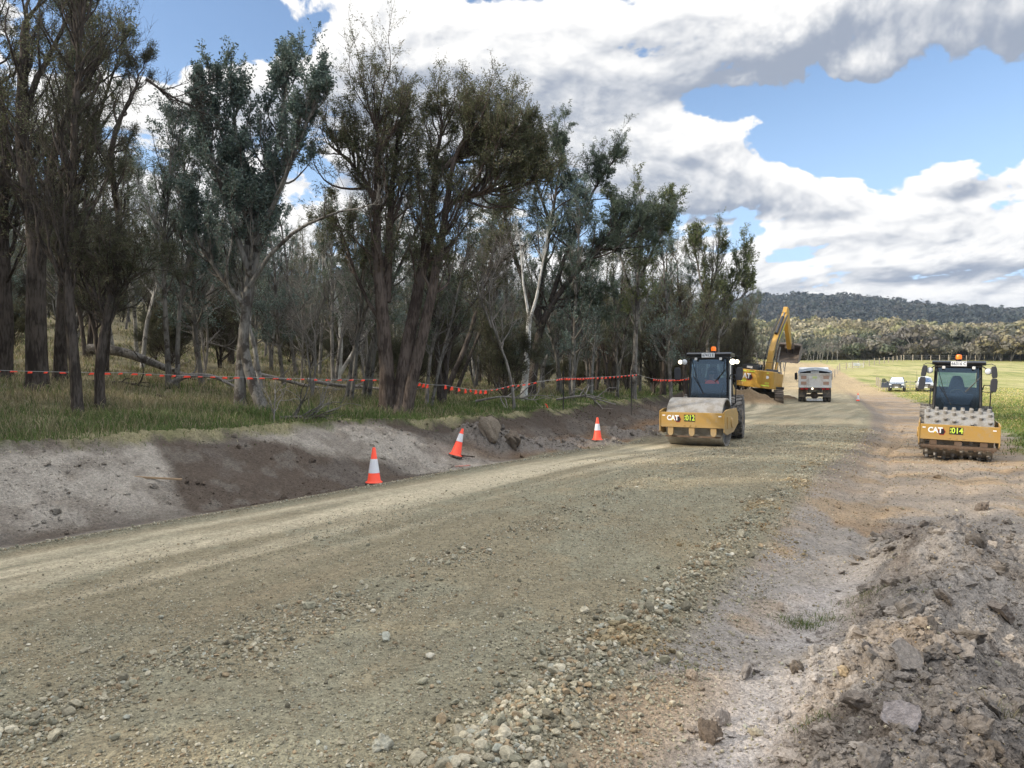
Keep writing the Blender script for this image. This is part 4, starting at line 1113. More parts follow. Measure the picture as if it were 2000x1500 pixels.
Lime = mat('lime_reflective_lettering', (.62, .80, .08), .5)
Plate = mat('number_plate', (.82, .83, .82), .4)
PlateT = mat('plate_lettering', (.06, .08, .12), .5)
Glass = glass('blue_tinted_glass', (.46, .60, .70), .05)
GlassD = glass('dark_car_glass', (.16, .20, .22), .12)
Mirror = mat('mirror_glass', (.12, .15, .18), .05, metal=1.)
FRONT = (R(90), 0, 0)            # lettering that faces -Y

def cat_logo(parent, x, z, y, h, rot=FRONT):
    """white capital letters with a small triangle over a dark red-edged hexagon, on a face towards -Y"""
    hx = x + h * 1.22; r = h * .72
    hexa = lambda rr_: [(hx + rr_ * .95 * math.cos(t), z - h * .22 + rr_ * math.sin(t)) for t in [k * math.pi / 3 for k in range(6)]]
    g = empty('logo', (0, 0, 0), parent=parent)
    bpy.data.objects.remove(g)
    b = B(); b.prism(hexa(r), 'y', y - .003, y + .02); lg = b.obj('logo_badge', HexR, parent)
    b = B(); b.prism(hexa(r * .84), 'y', y - .006, y + .02); b.obj('badge_face', HexK, lg)
    text('lettering', 'CAT', h * 1.4, Wh2, lg, (x + h * .15, y - .010, z), rot, .003, off=h * .06, sx=.88)
    b = B(); b.prism([(x - h * .12, z - h * .46), (x + h * .34, z - h * .46), (x + h * .11, z - h * .12)], 'y', y - .016, y + .02); b.obj('triangle', YelT, lg)
    return lg
def fleet_number(parent, num, x, z, y, h):
    b = B(); b.box((x, y, z), (h * 2.2, .01, h * 1.35)); pl = b.obj('number_panel', HexK, parent)
    text('lettering', num, h * 1.5, Lime, pl, (x + h * .18, y - .006, z), FRONT, .002, off=h * .035, sx=.84)
    text('lettering', 'A', h * .5, Lime, pl, (x - h * .86, y - .006, z + h * .32), FRONT, .002, off=.002)
    text('lettering', 'C', h * .5, Lime, pl, (x - h * .86, y - .006, z - h * .3), FRONT, .002, off=.002)

def wheel(parent, c, r, w, rimr, lugs=22, rimm=None, name='wheel', rub=None):
    """tyre with rim, axle along x"""
    rub = rub or Rub
    b = B(); b.lathe([(rimr, -w * .42), (r * .82, -w * .5), (r * .95, -w * .46), (r, -w * .34), (r, w * .34), (r * .95, w * .46), (r * .82, w * .5), (rimr, w * .42), (rimr, -w * .42)], (0, 0, 0), 'x', 40)
    if lugs:
        for k in range(lugs):
            t = 2 * math.pi * k / lugs
            for sgn in (-1, 1):
                rot = Matrix.Rotation(t + sgn * .06, 4, 'X') @ Matrix.Rotation(sgn * .5, 4, 'Z')
                rot = Matrix.Rotation(t + sgn * .5 * math.pi / lugs, 4, 'X')
                p = rot @ Vector((sgn * w * .24, 0, r * 1.01))
                b.box(p, (w * .46, r * .09, r * .06), rot=rot @ Matrix.Rotation(sgn * .35, 4, 'Z'))
    o = b.obj(name, rub, parent, smooth=35); o.location = c
    b = B(); b.lathe([(.0, -w * .12), (rimr * .5, -w * .14), (rimr * .62, -w * .34), (rimr, -w * .40), (rimr, w * .40), (rimr * .62, w * .34), (rimr * .5, w * .14), (0, w * .12)], (0, 0, 0), 'x', 32)
    b.obj('rim', rimm or Y_paint, o, smooth=30)
    return o

def person_seated(parent_loc, rz, shirt, label, scale=1.):
    """operator sitting with hands on the wheel: one skinned body, clothes, cap and face as children; faces -Y"""
    root = empty('person', parent_loc, rz)
    tag(root, label, 'person')
    def skin(name, pts, edges, rad, m, sub=2, parent=root):
        me = bpy.data.meshes.new(name); me.from_pydata(pts, edges, []); o = link(name, me, m, parent)
        md = o.modifiers.new('skin', 'SKIN'); md.use_smooth_shade = True
        for i, q in enumerate(me.skin_vertices[0].data): q.radius = (rad[i], rad[i]) if not isinstance(rad[i], tuple) else rad[i]; q.use_root = i == 0
        s2 = o.modifiers.new('sub', 'SUBSURF'); s2.levels = sub; s2.render_levels = sub
        return o
    Sk = mat('skin', (.50, .28, .19), .6); Tr = mat('navy_work_trousers', (.03, .035, .06), .85)
    P = [(0, 0, .08), (0, .02, .28), (0, .0, .48), (0, -.01, .58), (0, -.03, .66), (0, -.035, .74)]
    E = [(0, 1), (1, 2), (2, 3), (3, 4), (4, 5)]; Rr = [(.17, .12), (.16, .11), (.18, .115), (.06, .06), (.075, .09), (.08, .10)]
    for sx_ in (-1, 1):
        i = len(P); P += [(sx_ * .17, 0, .50), (sx_ * .23, -.05, .30), (sx_ * .17, -.30, .30), (sx_ * .14, -.36, .31)]
        E += [(2, i), (i, i + 1), (i + 1, i + 2), (i + 2, i + 3)]; Rr += [.065, .05, .035, .03]
        j = len(P); P += [(sx_ * .10, -.05, .06), (sx_ * .16, -.42, .10), (sx_ * .16, -.46, -.30), (sx_ * .16, -.58, -.36)]
        E += [(0, j), (j, j + 1), (j + 1, j + 2), (j + 2, j + 3)]; Rr += [.10, .068, .05, .04]
    body = skin('body', P, E, Rr, Sk)
    k = 1.10
    S = [(0, 0, .06), (0, .02, .28), (0, .0, .47), (0, -.005, .545)]; ES = [(0, 1), (1, 2), (2, 3)]; RS = [(.185, .135), (.175, .125), (.19, .13), (.085, .08)]
    for sx_ in (-1, 1):
        i = len(S); S += [(sx_ * .17, 0, .50), (sx_ * .23, -.05, .30), (sx_ * .19, -.20, .30)]; ES += [(2, i), (i, i + 1), (i + 1, i + 2)]; RS += [.08, .066, .055]
    skin('shirt', S, ES, RS, shirt)
    T = [(0, 0, .06)]; ET = []; RT = [(.18, .13)]
    for sx_ in (-1, 1):
        i = len(T); T += [(sx_ * .10, -.06, .06), (sx_ * .16, -.42, .10), (sx_ * .16, -.46, -.24)]; ET += [(0, i), (i, i + 1), (i + 1, i + 2)]; RT += [.115, .08, .065]
    skin('trousers', T, ET, RT, Tr)
    b = B()
    bmesh.ops.create_uvsphere(b.bm, u_segments=20, v_segments=14, radius=1, matrix=Matrix.Translation((0, -.035, .735)) @ Matrix.Diagonal((.078, .098, .118, 1)))
    b.box((0, -.135, .725), (.022, .03, .035)); b.box((-.08, -.03, .73), (.014, .03, .045)); b.box((.08, -.03, .73), (.014, .03, .045))
    hd = b.obj('head', Sk, root, smooth=60)
    b = B(); b.box((0, -.128, .685), (.045, .012, .010)); b.obj('mouth', mat('lips', (.35, .14, .11), .6), hd)
    b = B(); b.box((-.034, -.125, .755), (.05, .02, .028)); b.box((.034, -.125, .755), (.05, .02, .028)); b.box((0, -.13, .76), (.03, .01, .008)); b.obj('sunglasses', Bk, root, bevel=.004)
    b = B(); bmesh.ops.create_uvsphere(b.bm, u_segments=20, v_segments=10, radius=1, matrix=Matrix.Translation((0, -.03, .775)) @ Matrix.Diagonal((.086, .106, .09, 1))); b.box((0, -.16, .785), (.12, .10, .012)); b.obj('cap', mat('navy_cap', (.03, .04, .07), .8), root, smooth=50)
    for sx_ in (-1, 1):   # five bent fingers closed round the rim
        for f in range(4):
            x0 = sx_ * (.14 - .004 * f); z0 = .335 - f * .019
            skin('finger', [(x0 + sx_ * .0, -.375, z0), (x0 - sx_ * .008, -.415 - .004 * (f in (1, 2)), z0), (x0 - sx_ * .03, -.43, z0 - .004), (x0 - sx_ * .038, -.405, z0 - .006)], [(0, 1), (1, 2), (2, 3)], [.011, .009, .0085, .0075], Sk, 1)
        skin('thumb', [(sx_ * .125, -.36, .325), (sx_ * .10, -.39, .335), (sx_ * .095, -.42, .33)], [(0, 1), (1, 2)], [.012, .010, .009], Sk, 1)
    root.scale = (scale,) * 3
    return root

# ------------------------------------------------------------------ rollers (front faces -Y, origin on the ground under the drum)
def roller(loc, rz, label, number, plate, pads, artic=0., roll=0., lamps_on=False):
    root = empty('road_roller', loc, rz); root.rotation_euler = (0, roll, rz); tag(root, label, 'road roller')
    L = 1.74; rd = .76 if not pads else .70
    dm = Steel
    b = B(); b.lathe([(.30, -L / 2 + .20), (rd - .05, -L / 2 + .16), (rd - .05, -L / 2), (rd - .012, -L / 2), (rd, -L / 2 + .012), (rd, L / 2 - .012), (rd - .012, L / 2), (rd - .05, L / 2), (rd - .05, L / 2 - .16), (.30, L / 2 - .20)], (0, 0, rd if not pads else rd + .09), 'x', 96)
    zc = rd if not pads else rd + .09
    for sgn in (-1, 1): b.cyl((sgn * (L / 2 - .2), 0, zc), (sgn * (L / 2 - .02), 0, zc), .30, .28, 32)
    if pads:
        for row in range(16):
            for i in range(8):
                t = 2 * math.pi * (row + .5 * (i % 2) + .25 * (i in (2, 5))) / 16; x = -L / 2 + .10 + i * (L - .20) / 7
                q = Matrix.Rotation(t, 4, 'X') @ Vector((0, 0, 1))
                c0 = Vector((x, 0, zc)) + q * (rd - .01); b.cyl(c0, c0 + q * .10, .062, .045, 12)
    drum = b.obj('drum', dm, root, smooth=35)
    fr = B()
    zt, zb = (1.09, .63) if not pads else (1.10, .66)
    fr.box((0, -.94, (zt + zb) / 2), (1.94, .05, zt - zb)); fr.box((0, -.90, zt - .015), (1.94, .12, .03)); fr.box((0, -.90, zb + .015), (1.94, .12, .03))
    fb = fr.obj('front_beam', Y_paint, root, bevel=.008)
    for sgn in (-1, 1):
        s2 = B()
        s2.prism([(-.985, zb - .12), (-.985, zt + .04), (-.60, zt + .10), (.75, zt + .10), (1.05, zt - .10), (1.05, zb + .05), (.35, zb - .18), (-.6, zb - .22)], 'x', sgn * .965, sgn * 1.0)
        s2.box((sgn * 1.005, -.35, zb + .15), (.03, .55, .36)); s2.cyl((sgn * .98, 0, zc), (sgn * 1.05, 0, zc), .17, .15, 24)
        sp_ = s2.obj('side_plate', Y_paint, root, bevel=.006)
        l2 = B(); l2.box((sgn * (.86), -.968, zt - .10), (.085, .012, .032)); l2.obj('reflector', Wh2, fb)
    if not pads:
        for x in (-.66, 0, .66):
            t_ = B(); t_.prism([(x - .09, zb + .02), (x + .09, zb + .02), (x + .085, zb - .20), (x + .04, zb - .26), (x - .04, zb - .26), (x - .085, zb - .20)], 'y', -.93, -.86); t_.obj('scraper_bracket', Y_paint, root, bevel=.005)
        s_ = B(); s_.box((0, -.80, .34), (1.7, .06, .05)); s_.obj('scraper_bar', Rust, root)
    else:
        s_ = B(); s_.box((0, -.90, .47), (1.86, .10, .07)); s_.box((0, -.86, .42), (1.84, .16, .025))
        for i in range(9): s_.box((-.84 + i * .21, -.86, .40), (.07, .12, .07))
        s_.obj('scraper_bar', Rust, root, bevel=.006)
        for x in (-.62, 0, .62): t_ = B(); t_.box((x, -.90, .575), (.18, .06, .12)); t_.obj('scraper_bracket', Rust, root)
    for i in (-1, 0, 1):
        b = B(); b.cyl((-.10 + .17 * i + .05, -.985, zb + .06), (-.10 + .17 * i + .05, -.96, zb + .06), .018, None, 10); b.obj('bolt', Y_paint, fb)
    zmid = (zt + zb) / 2 + .03
    cat_logo(fb, -.60, zmid + .02, -.966, .15)
    fleet_number(fb, number, -.06, zmid + .03, -.972, .15)
    # rear body turned about the articulation joint at y = 1.15
    body = bpy.data.objects.new('rear_body', None)
    piv = Matrix.Translation((0, 1.05, 0)) @ Matrix.Rotation(artic, 4, 'Z') @ Matrix.Translation((0, -1.05, 0))
    made = []
    def add(b, name, m, **kw):
        o = b.obj(name, m, root, **kw); o.matrix_local = piv; made.append(o); return o
    def addc(b, name, m, par, **kw):
        o = b.obj(name, m, par, **kw); return o
    b = B(); b.box((0, 1.0, .85), (.5, .9, .5)); add(b, 'hitch', Bk, bevel=.02)
    b = B(); b.box((0, 2.4, .95), (1.1, 2.6, .45)); b.box((0, 3.9, 1.05), (1.5, 1.2, .6)); add(b, 'chassis', Bk, bevel=.02)
    b = B(); b.prism([(2.95, 1.15), (2.95, 1.95), (3.2, 2.02), (4.6, 1.75), (4.75, 1.6), (4.75, 1.15)], 'x', -.62, .62); add(b, 'engine_hood', Y_paint, bevel=.04)
    for sgn in (-1, 1):
        w = wheel(root, (0, 0, 0), .76, .50, .36); w.matrix_local = piv @ Matrix.Translation((sgn * .78, 3.05, .76))
    # cab
    yf, yb, hw, z0, z1 = 1.38, 2.88, .64, 1.12, 2.88
    b = B()
    tw = .60
    for sgn in (-1, 1):
        b.tube([(sgn * hw, yf + .05, z0), (sgn * (hw - .02), yf + .10, 2.0), (sgn * (hw - .05), yf + .16, z1)], .038, 8)
        b.tube([(sgn * hw, yb, z0), (sgn * (hw - .05), yb, z1)], .05, 8)
        b.tube([(sgn * hw, 2.25, z0), (sgn * (hw - .04), 2.25, z1)], .03, 8)
        b.box((sgn * hw, (yf + yb) / 2, z0 + .02), (.06, 1.5, .10))
    b.box((0, yf + .05, z0), (1.28, .06, .08)); b.box((0, yb, (z0 + z1) / 2 - .35), (1.22, .05, 1.0)); b.box((0, yb, z1 - .15), (1.2, .06, .2))
    cab = add(b, 'cab_frame', Bk, smooth=40)
    b = B(); b.box((0, 2.13, z0 - .05), (1.28, 1.52, .10)); addc(b, 'cab_floor', Bk2, cab)
    b = B(); b.prism([(yf - .10, z1 + .02), (yf - .12, z1 + .07), (yf + .1, z1 + .12), (yb + .12, z1 + .12), (yb + .15, z1), (yf, z1 - .02)], 'x', -.72, .72); b.box((0, yf + .03, z1 - .04), (1.26, .08, .10)); rf_ = add(b, 'cab_roof', Bk, bevel=.015)
    b = B(); b.quad((-hw + .05, yf + .055, z0 + .06), (hw - .05, yf + .055, z0 + .06), (hw - .09, yf + .165, z1 - .08), (-hw + .09, yf + .165, z1 - .08)); addc(b, 'windscreen', Glass, cab)
    for sgn in (-1, 1):
        b = B(); b.quad((sgn * (hw - .005), yf + .1, z0 + .08), (sgn * (hw - .005), yb - .05, z0 + .08), (sgn * (hw - .05), yb - .05, z1 - .05), (sgn * (hw - .05), yf + .2, z1 - .05)); addc(b, 'side_window', Glass, cab)
    b = B(); b.quad((-hw + .1, yb - .02, 1.95), (hw - .1, yb - .02, 1.95), (hw - .12, yb - .02, z1 - .12), (-hw + .12, yb - .02, z1 - .12)); addc(b, 'rear_window', Glass, cab)
    # inside
    b = B(); b.prism([(-.30, 1.20), (.30, 1.20), (.36, 1.62), (.45, 1.95), (-.45, 1.95), (-.36, 1.62)], 'y', 1.58, 1.80); b.box((0, 1.66, 1.63), (.66, .26, .05)); con = add(b, 'console', Navy, bevel=.02)
    b = B(); b.box((0, 2.35, 1.45), (.56, .52, .16)); st_ = add(b, 'seat', Navy, bevel=.05)
    b = B(); b.prism([(-.27, 1.5), (.27, 1.5), (.25, 2.05), (.16, 2.42), (.10, 2.52), (-.10, 2.52), (-.16, 2.42), (-.25, 2.05)], 'y', 2.58, 2.72); addc(b, 'seat_back', Navy, st_, bevel=.04)
    for sgn in (-1, 1): b = B(); b.box((sgn * .36, 2.35, 1.68), (.10, .45, .08)); addc(b, 'armrest', Navy, st_, bevel=.02)
    b = B(); b.lathe([(.20 + .016 * math.cos(k), .016 * math.sin(k)) for k in [i * math.pi / 3 for i in range(7)]], (0, 0, 0), 'z', 28)
    sw = b.obj('steering_wheel', Bk, root, smooth=60); sw.matrix_local = piv @ Matrix.Translation((0, 1.95, 1.93)) @ Matrix.Rotation(R(-50), 4, 'X')
    b = B(); b.cyl((0, 1.75, 1.75), (0, 1.94, 1.92), .03, .03, 10); add(b, 'steering_column', Bk)
    # wipers, lights, mirrors, plate, beacon, rails, aerials
    for sgn in (-1, 1):
        b = B(); b.tube([(sgn * .56, yf + .13, z1 - .12), (sgn * .38, yf + .06, 2.1), (sgn * .18, yf + .03, 1.62)] if sgn < 0 else [(sgn * .50, yf + .13, z1 - .12), (sgn * .48, yf + .08, 2.35), (sgn * .26, yf + .05, 2.05)], .010, 6)
        b.tube([(sgn * .50, yf + .06, 2.2), (sgn * .16, yf + .02, 1.60)] if sgn < 0 else [(.60, yf + .08, 2.5), (.20, yf + .04, 2.02)], .013, 6); add(b, 'wiper', Bk)
        b = B(); b.cyl((sgn * .78, yf - .09, z1 - .20), (sgn * .78, yf + .02, z1 - .20), .10, .07, 20); b.tube([(sgn * .64, yf + .08, z1 - .05), (sgn * .78, yf + .02, z1 - .16)], .018, 6); hl = add(b, 'work_lamp', Bk2, smooth=40)
        b = B(); b.lathe([(0, -.115), (.05, -.11), (.09, -.095), (.092, -.085)], (sgn * .78, yf, z1 - .20), 'y', 20); addc(b, 'lens', LampOn if lamps_on and sgn > 0 else LampG, hl, smooth=60)
        if lamps_on:
            b = B(); b.cyl((sgn * .92, yf - .07, z1 - .20), (sgn * .92, yf + .0, z1 - .20), .075, .06, 18); h3 = add(b, 'work_lamp', Bk2, smooth=40)
            b = B(); b.lathe([(0, -.09), (.06, -.085), (.07, -.07)], (sgn * .92, yf, z1 - .20), 'y', 18); addc(b, 'lens', LampOn, h3, smooth=60)
        b = B(); b.box((sgn * .40, yf - .12, z1 - .10), (.085, .05, .085)); add(b, 'small_lamp', White, bevel=.01)
        b = B(); b2 = B()
        if pads:
            b.tube([(sgn * .70, yf, z1 + .02), (sgn * .86, yf - .08, z1 + .03), (sgn * .95, yf - .10, z1 - .02), (sgn * .95, yf - .10, z1 - .2)], .012, 6); b2.tube([(sgn * .64, yf + .1, 2.05), (sgn * .86, yf - .08, 2.02), (sgn * .93, yf - .1, 2.05)], .012, 6)
        else:
            b.tube([(sgn * .70, yf, z1 + .02), (sgn * .96, yf - .05, z1 - .0), (sgn * .98, yf - .08, 2.35)], .012, 6); b2.tube([(sgn * .64, yf + .1, 2.12), (sgn * .88, yf - .02, 2.10), (sgn * .98, yf - .08, 2.2)], .012, 6)
        add(b, 'mirror_arm', Bk); add(b2, 'mirror_arm', Bk)
        def mir(x, z, w, h, tl):
            b = B(); b.prism([(-w * .42, -h / 2), (w * .38, -h / 2), (w / 2, -h * .25), (w / 2, h * .3), (w * .36, h / 2), (-w * .34, h / 2), (-w / 2, h * .28), (-w / 2, -h * .3)], 'y', -.05, .05)
            o = b.obj('mirror', Bk2, root, bevel=.02); o.matrix_local = piv @ Matrix.Translation((x, yf - .12, z)) @ Matrix.Rotation(tl, 4, 'Y'); return o
        if pads:
            mir(sgn * .93, 2.66, .15, .36, sgn * -.12 if sgn > 0 else .14); mir(sgn * (.93 if sgn > 0 else .98), 2.26, .18, .42, .04 if sgn > 0 else .10)
        else: mir(sgn * 1.0, 2.28, .22, .42, .05 * sgn)
    b = B(); b.box((0, yf - .13, z1 + .06 - .04), (.42, .02, .15)); pl = add(b, 'number_plate', Plate, bevel=.004)
    tx = text('lettering', plate, .135, PlateT, pl, (0, yf - .142, z1 + .02), FRONT, .002, off=.002, sx=.84)
    bx_ = .15 if not pads else .0
    b = B(); b.cyl((bx_, yf + .12, z1 + .11), (bx_, yf + .12, z1 + .17), .075, .07, 20); add(b, 'beacon_base', Bk, smooth=40)
    b = B(); b.lathe([(.08, .17), (.085, .26), (.065, .31), (0, .32)], (bx_, yf + .12, z1), 'z', 20); add(b, 'beacon', OrB, smooth=50)
    b = B(); b.tube([(.70, 1.6, 1.2), (.86, 1.5, 1.3), (.88, 1.5, 2.15), (.84, 1.52, 2.25), (.70, 1.55, 2.25), (.66, 1.6, 2.1)], .018, 8); add(b, 'handrail', Bk, smooth=60)
    b = B(); b.tube([(-.68, 1.9, 1.1), (-.74, 1.85, 1.2), (-.74, 1.85, 2.0), (-.68, 1.9, 2.1)], .016, 8); add(b, 'handrail', Bk, smooth=60)
    b = B(); b.box((.80, 2.3, 1.0), (.3, 1.0, .06)); b.box((.84, 2.0, .7), (.25, .3, .05)); add(b, 'step', Bk)
    if pads:
        for x in (-.36, .40): b = B(); b.tube([(x, yf + .2, z1 + .1), (x, yf + .2, z1 + .55), (x + .01, yf + .2, z1 + .95)], .006, 5); add(b, 'aerial', Bk)
    else:
        b = B(); b.prism([(1.7, 1.2), (2.2, 1.2), (2.1, 2.85), (1.75, 2.85)], 'x', .645, .67); dr = add(b, 'sunlit_door_pillar', White, bevel=.01)  # white stands in for sunlight on the cab's right-hand pillar
    return root, piv
# 012: smooth drum, on the far lane
X0, Y0 = (1366 - 1000) / FP * 22.6, 22.6
zr = float(height(np.array([X0]), np.array([Y0]), False)[0])
ra = math.atan2(X0, Y0)
r012, piv = roller((X0, Y0, zr - .02), -(ra + R(14)), 'smooth-drum yellow roller numbered 012 with an operator in orange, standing on the gravel road', '012', '67412 E', False, artic=R(7), lamps_on=True)
mw = Matrix.Translation((X0, Y0, zr)) @ Matrix.Rotation(-(ra + R(14)), 4, 'Z') @ piv @ Matrix.Translation((0, 2.33, 1.50))
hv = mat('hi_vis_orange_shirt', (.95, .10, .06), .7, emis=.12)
op = person_seated(mw.translation, -(ra + R(4)), hv, 'operator in an orange hi-vis shirt and sunglasses seated in the cab of roller 012')
# 014: padfoot, on the haul track
X0, Y0 = (1869 - 1000) / FP * 21.2, 21.2
zr = float(height(np.array([X0]), np.array([Y0]), False)[0])
r014, _ = roller((X0, Y0, zr - .05), -math.atan2(X0, Y0) + R(1.5), 'padfoot yellow roller numbered 014 with studded drum and empty cab, on the haul track', '014', '66316 C', True, roll=R(1.6))
# ------------------------------------------------------------------ excavator (boom towards +Y, counterweight towards the camera)
def excavator():
    Yd = 56.5; X0 = (1486 - 1000) / FP * Yd; z0 = float(height(np.array([X0]), np.array([Yd]), False)[0]) + .02
    va = math.atan2(X0, Yd)
    root = empty('excavator', (X0, Yd, z0), -va); tag(root, 'yellow tracked excavator numbered 025 lifting its bucket high over the truck', 'excavator')
    for sgn in (-1, 1):
        b = B(); pr = []
        for k in range(13): t = math.pi / 2 + math.pi * k / 12; pr.append((-1.75 + .46 * math.cos(t), .48 + .46 * math.sin(t)))
        for k in range(13): t = -math.pi / 2 + math.pi * k / 12; pr.append((1.75 + .46 * math.cos(t), .48 + .46 * math.sin(t)))
        b.prism(pr, 'x', sgn * 1.32 - .30, sgn * 1.32 + .30); tr = b.obj('track', SteelD, root, bevel=.02)
        b = B()
        n = 46; per = 3.5 * 2 + 2 * math.pi * .48
        for k in range(n):
            s_ = k / n * per
            if s_ < 3.5: y, z, a_ = -1.75 + s_, .96, 0
            elif s_ < 3.5 + math.pi * .48: t = (s_ - 3.5) / .48; y, z, a_ = 1.75 + .48 * math.sin(t), .48 + .48 * math.cos(t), -t
            elif s_ < 7 + math.pi * .48: y, z, a_ = 1.75 - (s_ - 3.5 - math.pi * .48), .0, math.pi
            else: t = (s_ - 7 - math.pi * .48) / .48; y, z, a_ = -1.75 - .48 * math.sin(t), .48 - .48 * math.cos(t), math.pi - t
            b.box((sgn * 1.32, y, z), (.64, .16, .05), rot=Matrix.Rotation(a_, 4, 'X'))
        b.obj('track_shoes', SteelD, tr)
        b = B()
        for k in range(7): b.cyl((sgn * 1.32 - .2, -1.5 + k * .5, .2), (sgn * 1.32 + .32, -1.5 + k * .5, .2), .11, None, 14)
    b = B(); b.box((0, 0, .62), (2.1, 2.2, .45)); b.cyl((0, 0, .8), (0, 0, 1.15), .85, .8, 32); b.box((0, 0, .5), (.8, 3.0, .3)); b.obj('undercarriage', Bk, root, bevel=.02)
    H = Matrix.Rotation(R(6.5), 4, 'Y') @ Matrix.Rotation(R(-14), 4, 'Z')
    def add(b, name, m, par=None, **kw):
        o = b.obj(name, m, par or root, **kw)
        if par is None: o.matrix_local = H
        return o
    hw = 1.42
    b = B()
    prof = [(-hw, -2.65), (-hw + .10, -2.95), (-.7, -3.12), (.7, -3.12), (hw - .10, -2.95), (hw, -2.65), (hw, -1.7), (-hw, -1.7)]
    b.prism(prof, 'z', 1.20, 2.52); cw = add(b, 'counterweight', Y_excav, bevel=.05)
    b = B(); b.box((0, -.35, 1.30), (2.84, 2.7, .22)); add(b, 'house_frame', Bk, bevel=.02)
    b = B(); b.prism([(-1.69, 1.38), (-1.69, 2.45), (.25, 2.40), (.25, 1.38)], 'x', .52, hw - .01); b.prism([(-1.69, 1.38), (-1.69, 2.42), (-.45, 2.42), (-.45, 1.38)], 'x', -hw + .01, -.5); sd_ = add(b, 'side_doors', Y_excav, bevel=.03)
    b = B(); b.box((-.55, -1.95, 2.68), (1.15, 1.0, .34)); b.box((-.55, -1.9, 2.88), (.95, .8, .08)); hb = add(b, 'engine_cover', Bk2, bevel=.05)
    b = B(); b.box((-.55, -2.46, 2.70), (.42, .02, .16)); b.obj('decal', Wh2, hb)
    b = B(); b.box((.05, -1.3, 2.5), (2.6, 1.6, .12)); b.box((.85, -1.2, 2.62), (.7, .9, .16)); add(b, 'engine_deck', Bk2, bevel=.02)
    b = B(); b.cyl((.15, -1.6, 2.5), (.15, -1.6, 3.0), .07, .07, 14); add(b, 'exhaust', Bk, smooth=40)
    # cab, forward left
    b = B(); b.box((-.98, .55, 1.45), (.86, 1.6, .2)); b.box((-.98, .55, 2.98), (.88, 1.65, .08))
    for sx_ in (-1.38, -.57):
        for yy in (-.22, 1.3): b.box((sx_, yy, 2.2), (.07, .08, 1.5))
    cb = add(b, 'cab_frame', Bk, bevel=.01)
    b = B(); b.quad((-1.36, -.22, 1.5), (-.58, -.22, 1.5), (-.58, -.22, 2.94), (-1.36, -.22, 2.94)); b.quad((-1.39, -.2, 1.5), (-1.39, 1.3, 1.5), (-1.39, 1.3, 2.94), (-1.39, -.2, 2.94)); b.quad((-.56, -.2, 1.5), (-.56, 1.3, 1.5), (-.56, 1.3, 2.94), (-.56, -.2, 2.94)); b.quad((-1.36, 1.33, 1.5), (-.58, 1.33, 1.5), (-.58, 1.33, 2.94), (-1.36, 1.33, 2.94)); b.obj('cab_glass', GlassD, cb)
    # rails
    for k, pts in enumerate(([(-1.15, -2.5, 2.5), (-1.15, -2.5, 3.2), (-.1, -2.5, 3.2), (-.1, -2.5, 2.5)], [(-1.2, -1.4, 2.5), (-1.2, -1.4, 3.22), (-.2, -1.4, 3.22), (-.2, -1.4, 2.5)],
                [(1.38, -2.6, 2.5), (1.38, -2.6, 3.35), (1.38, -1.2, 3.35), (1.38, -1.2, 2.45)], [(1.38, -.9, 2.4), (1.38, -.9, 3.4), (1.38, .6, 3.35), (1.38, .6, 1.5)], [(.5, -2.5, 2.5), (.5, -2.5, 3.2), (1.2, -2.5, 3.2), (1.2, -2.5, 2.5)])):
        b = B(); b.tube(pts, .022, 6); add(b, 'handrail', Bk)
    # yellow reflective strips and marks
    for (x0, x1, z) in ((-.95, -.55, 2.38), (-.45, .05, 2.38), (.70, 1.05, 2.38)):
        b = B(); b.box(((x0 + x1) / 2, -3.122 if x1 < .7 else -3.06, z), (x1 - x0, .02, .07), rot=None if x1 < .7 else Matrix.Rotation(R(13), 4, 'Z')); b.obj('reflective_strip', Lime, cw)
    b = B(); b.box((.9, -3.08, 1.42), (.6, .02, .08), rot=Matrix.Rotation(R(13), 4, 'Z')); b.obj('reflective_strip', Lime, cw)
    cat_logo(cw, -.72, 2.0, -3.128, .36)
    text('lettering', '025', .27, Lime, cw, (-.72, -3.15, 1.66), FRONT, .003, off=.004)
    text('lettering', '055', .20, Lime, cw, (1.02, -3.10, 1.60), (R(90), 0, R(14)), .003, off=.004)
    b = B(); b.prism([(.99 + .13 * math.cos(k * math.pi / 3), 2.05 + .13 * math.sin(k * math.pi / 3)) for k in range(6)], 'y', -3.06, -3.04); b.obj('small_badge', Wh2, cw)
    # boom, stick, bucket, in the vertical plane x = .1
    bx = .12
    def beam(name, top, bot, w, m):
        b = B(); b.prism(top + bot[::-1], 'x', bx - w / 2, bx + w / 2); return add(b, name, m, bevel=.02)
    boom = beam('boom', [(.25, 2.35), (.75, 4.2), (1.25, 5.05), (2.3, 6.15), (3.72, 7.62), (4.15, 7.72)], [(.70, 1.95), (1.20, 3.7), (1.75, 4.72), (2.75, 5.72), (4.05, 6.95), (4.35, 7.4)], .42, Y_excav)
    for sgn in (-1, 1):
        b = B(); b.cyl((bx + sgn * .38, .95, 1.75), (bx + sgn * .38, 1.6, 3.3), .10, None, 14); cy = add(b, 'boom_cylinder', Y_excav, smooth=40)
        b = B(); b.cyl((bx + sgn * .38, 1.6, 3.3), (bx + sgn * .38, 1.98, 4.6), .06, None, 12); b.obj('rod', Steel, cy, smooth=40)
    b = B(); b.cyl((bx, 1.6, 5.65), (bx, 3.2, 7.15), .12, None, 14); cy = add(b, 'stick_cylinder', Bk, smooth=40)
    b = B(); b.cyl((bx, 3.2, 7.15), (bx, 4.0, 7.95), .06, None, 12); b.obj('rod', Steel, cy, smooth=40)
    b = B(); b.box((bx + .255, 2.55, 5.9), (.02, 2.0, .05), rot=Matrix.Rotation(R(45), 4, 'X')); add(b, 'boom_stripe', Lime)
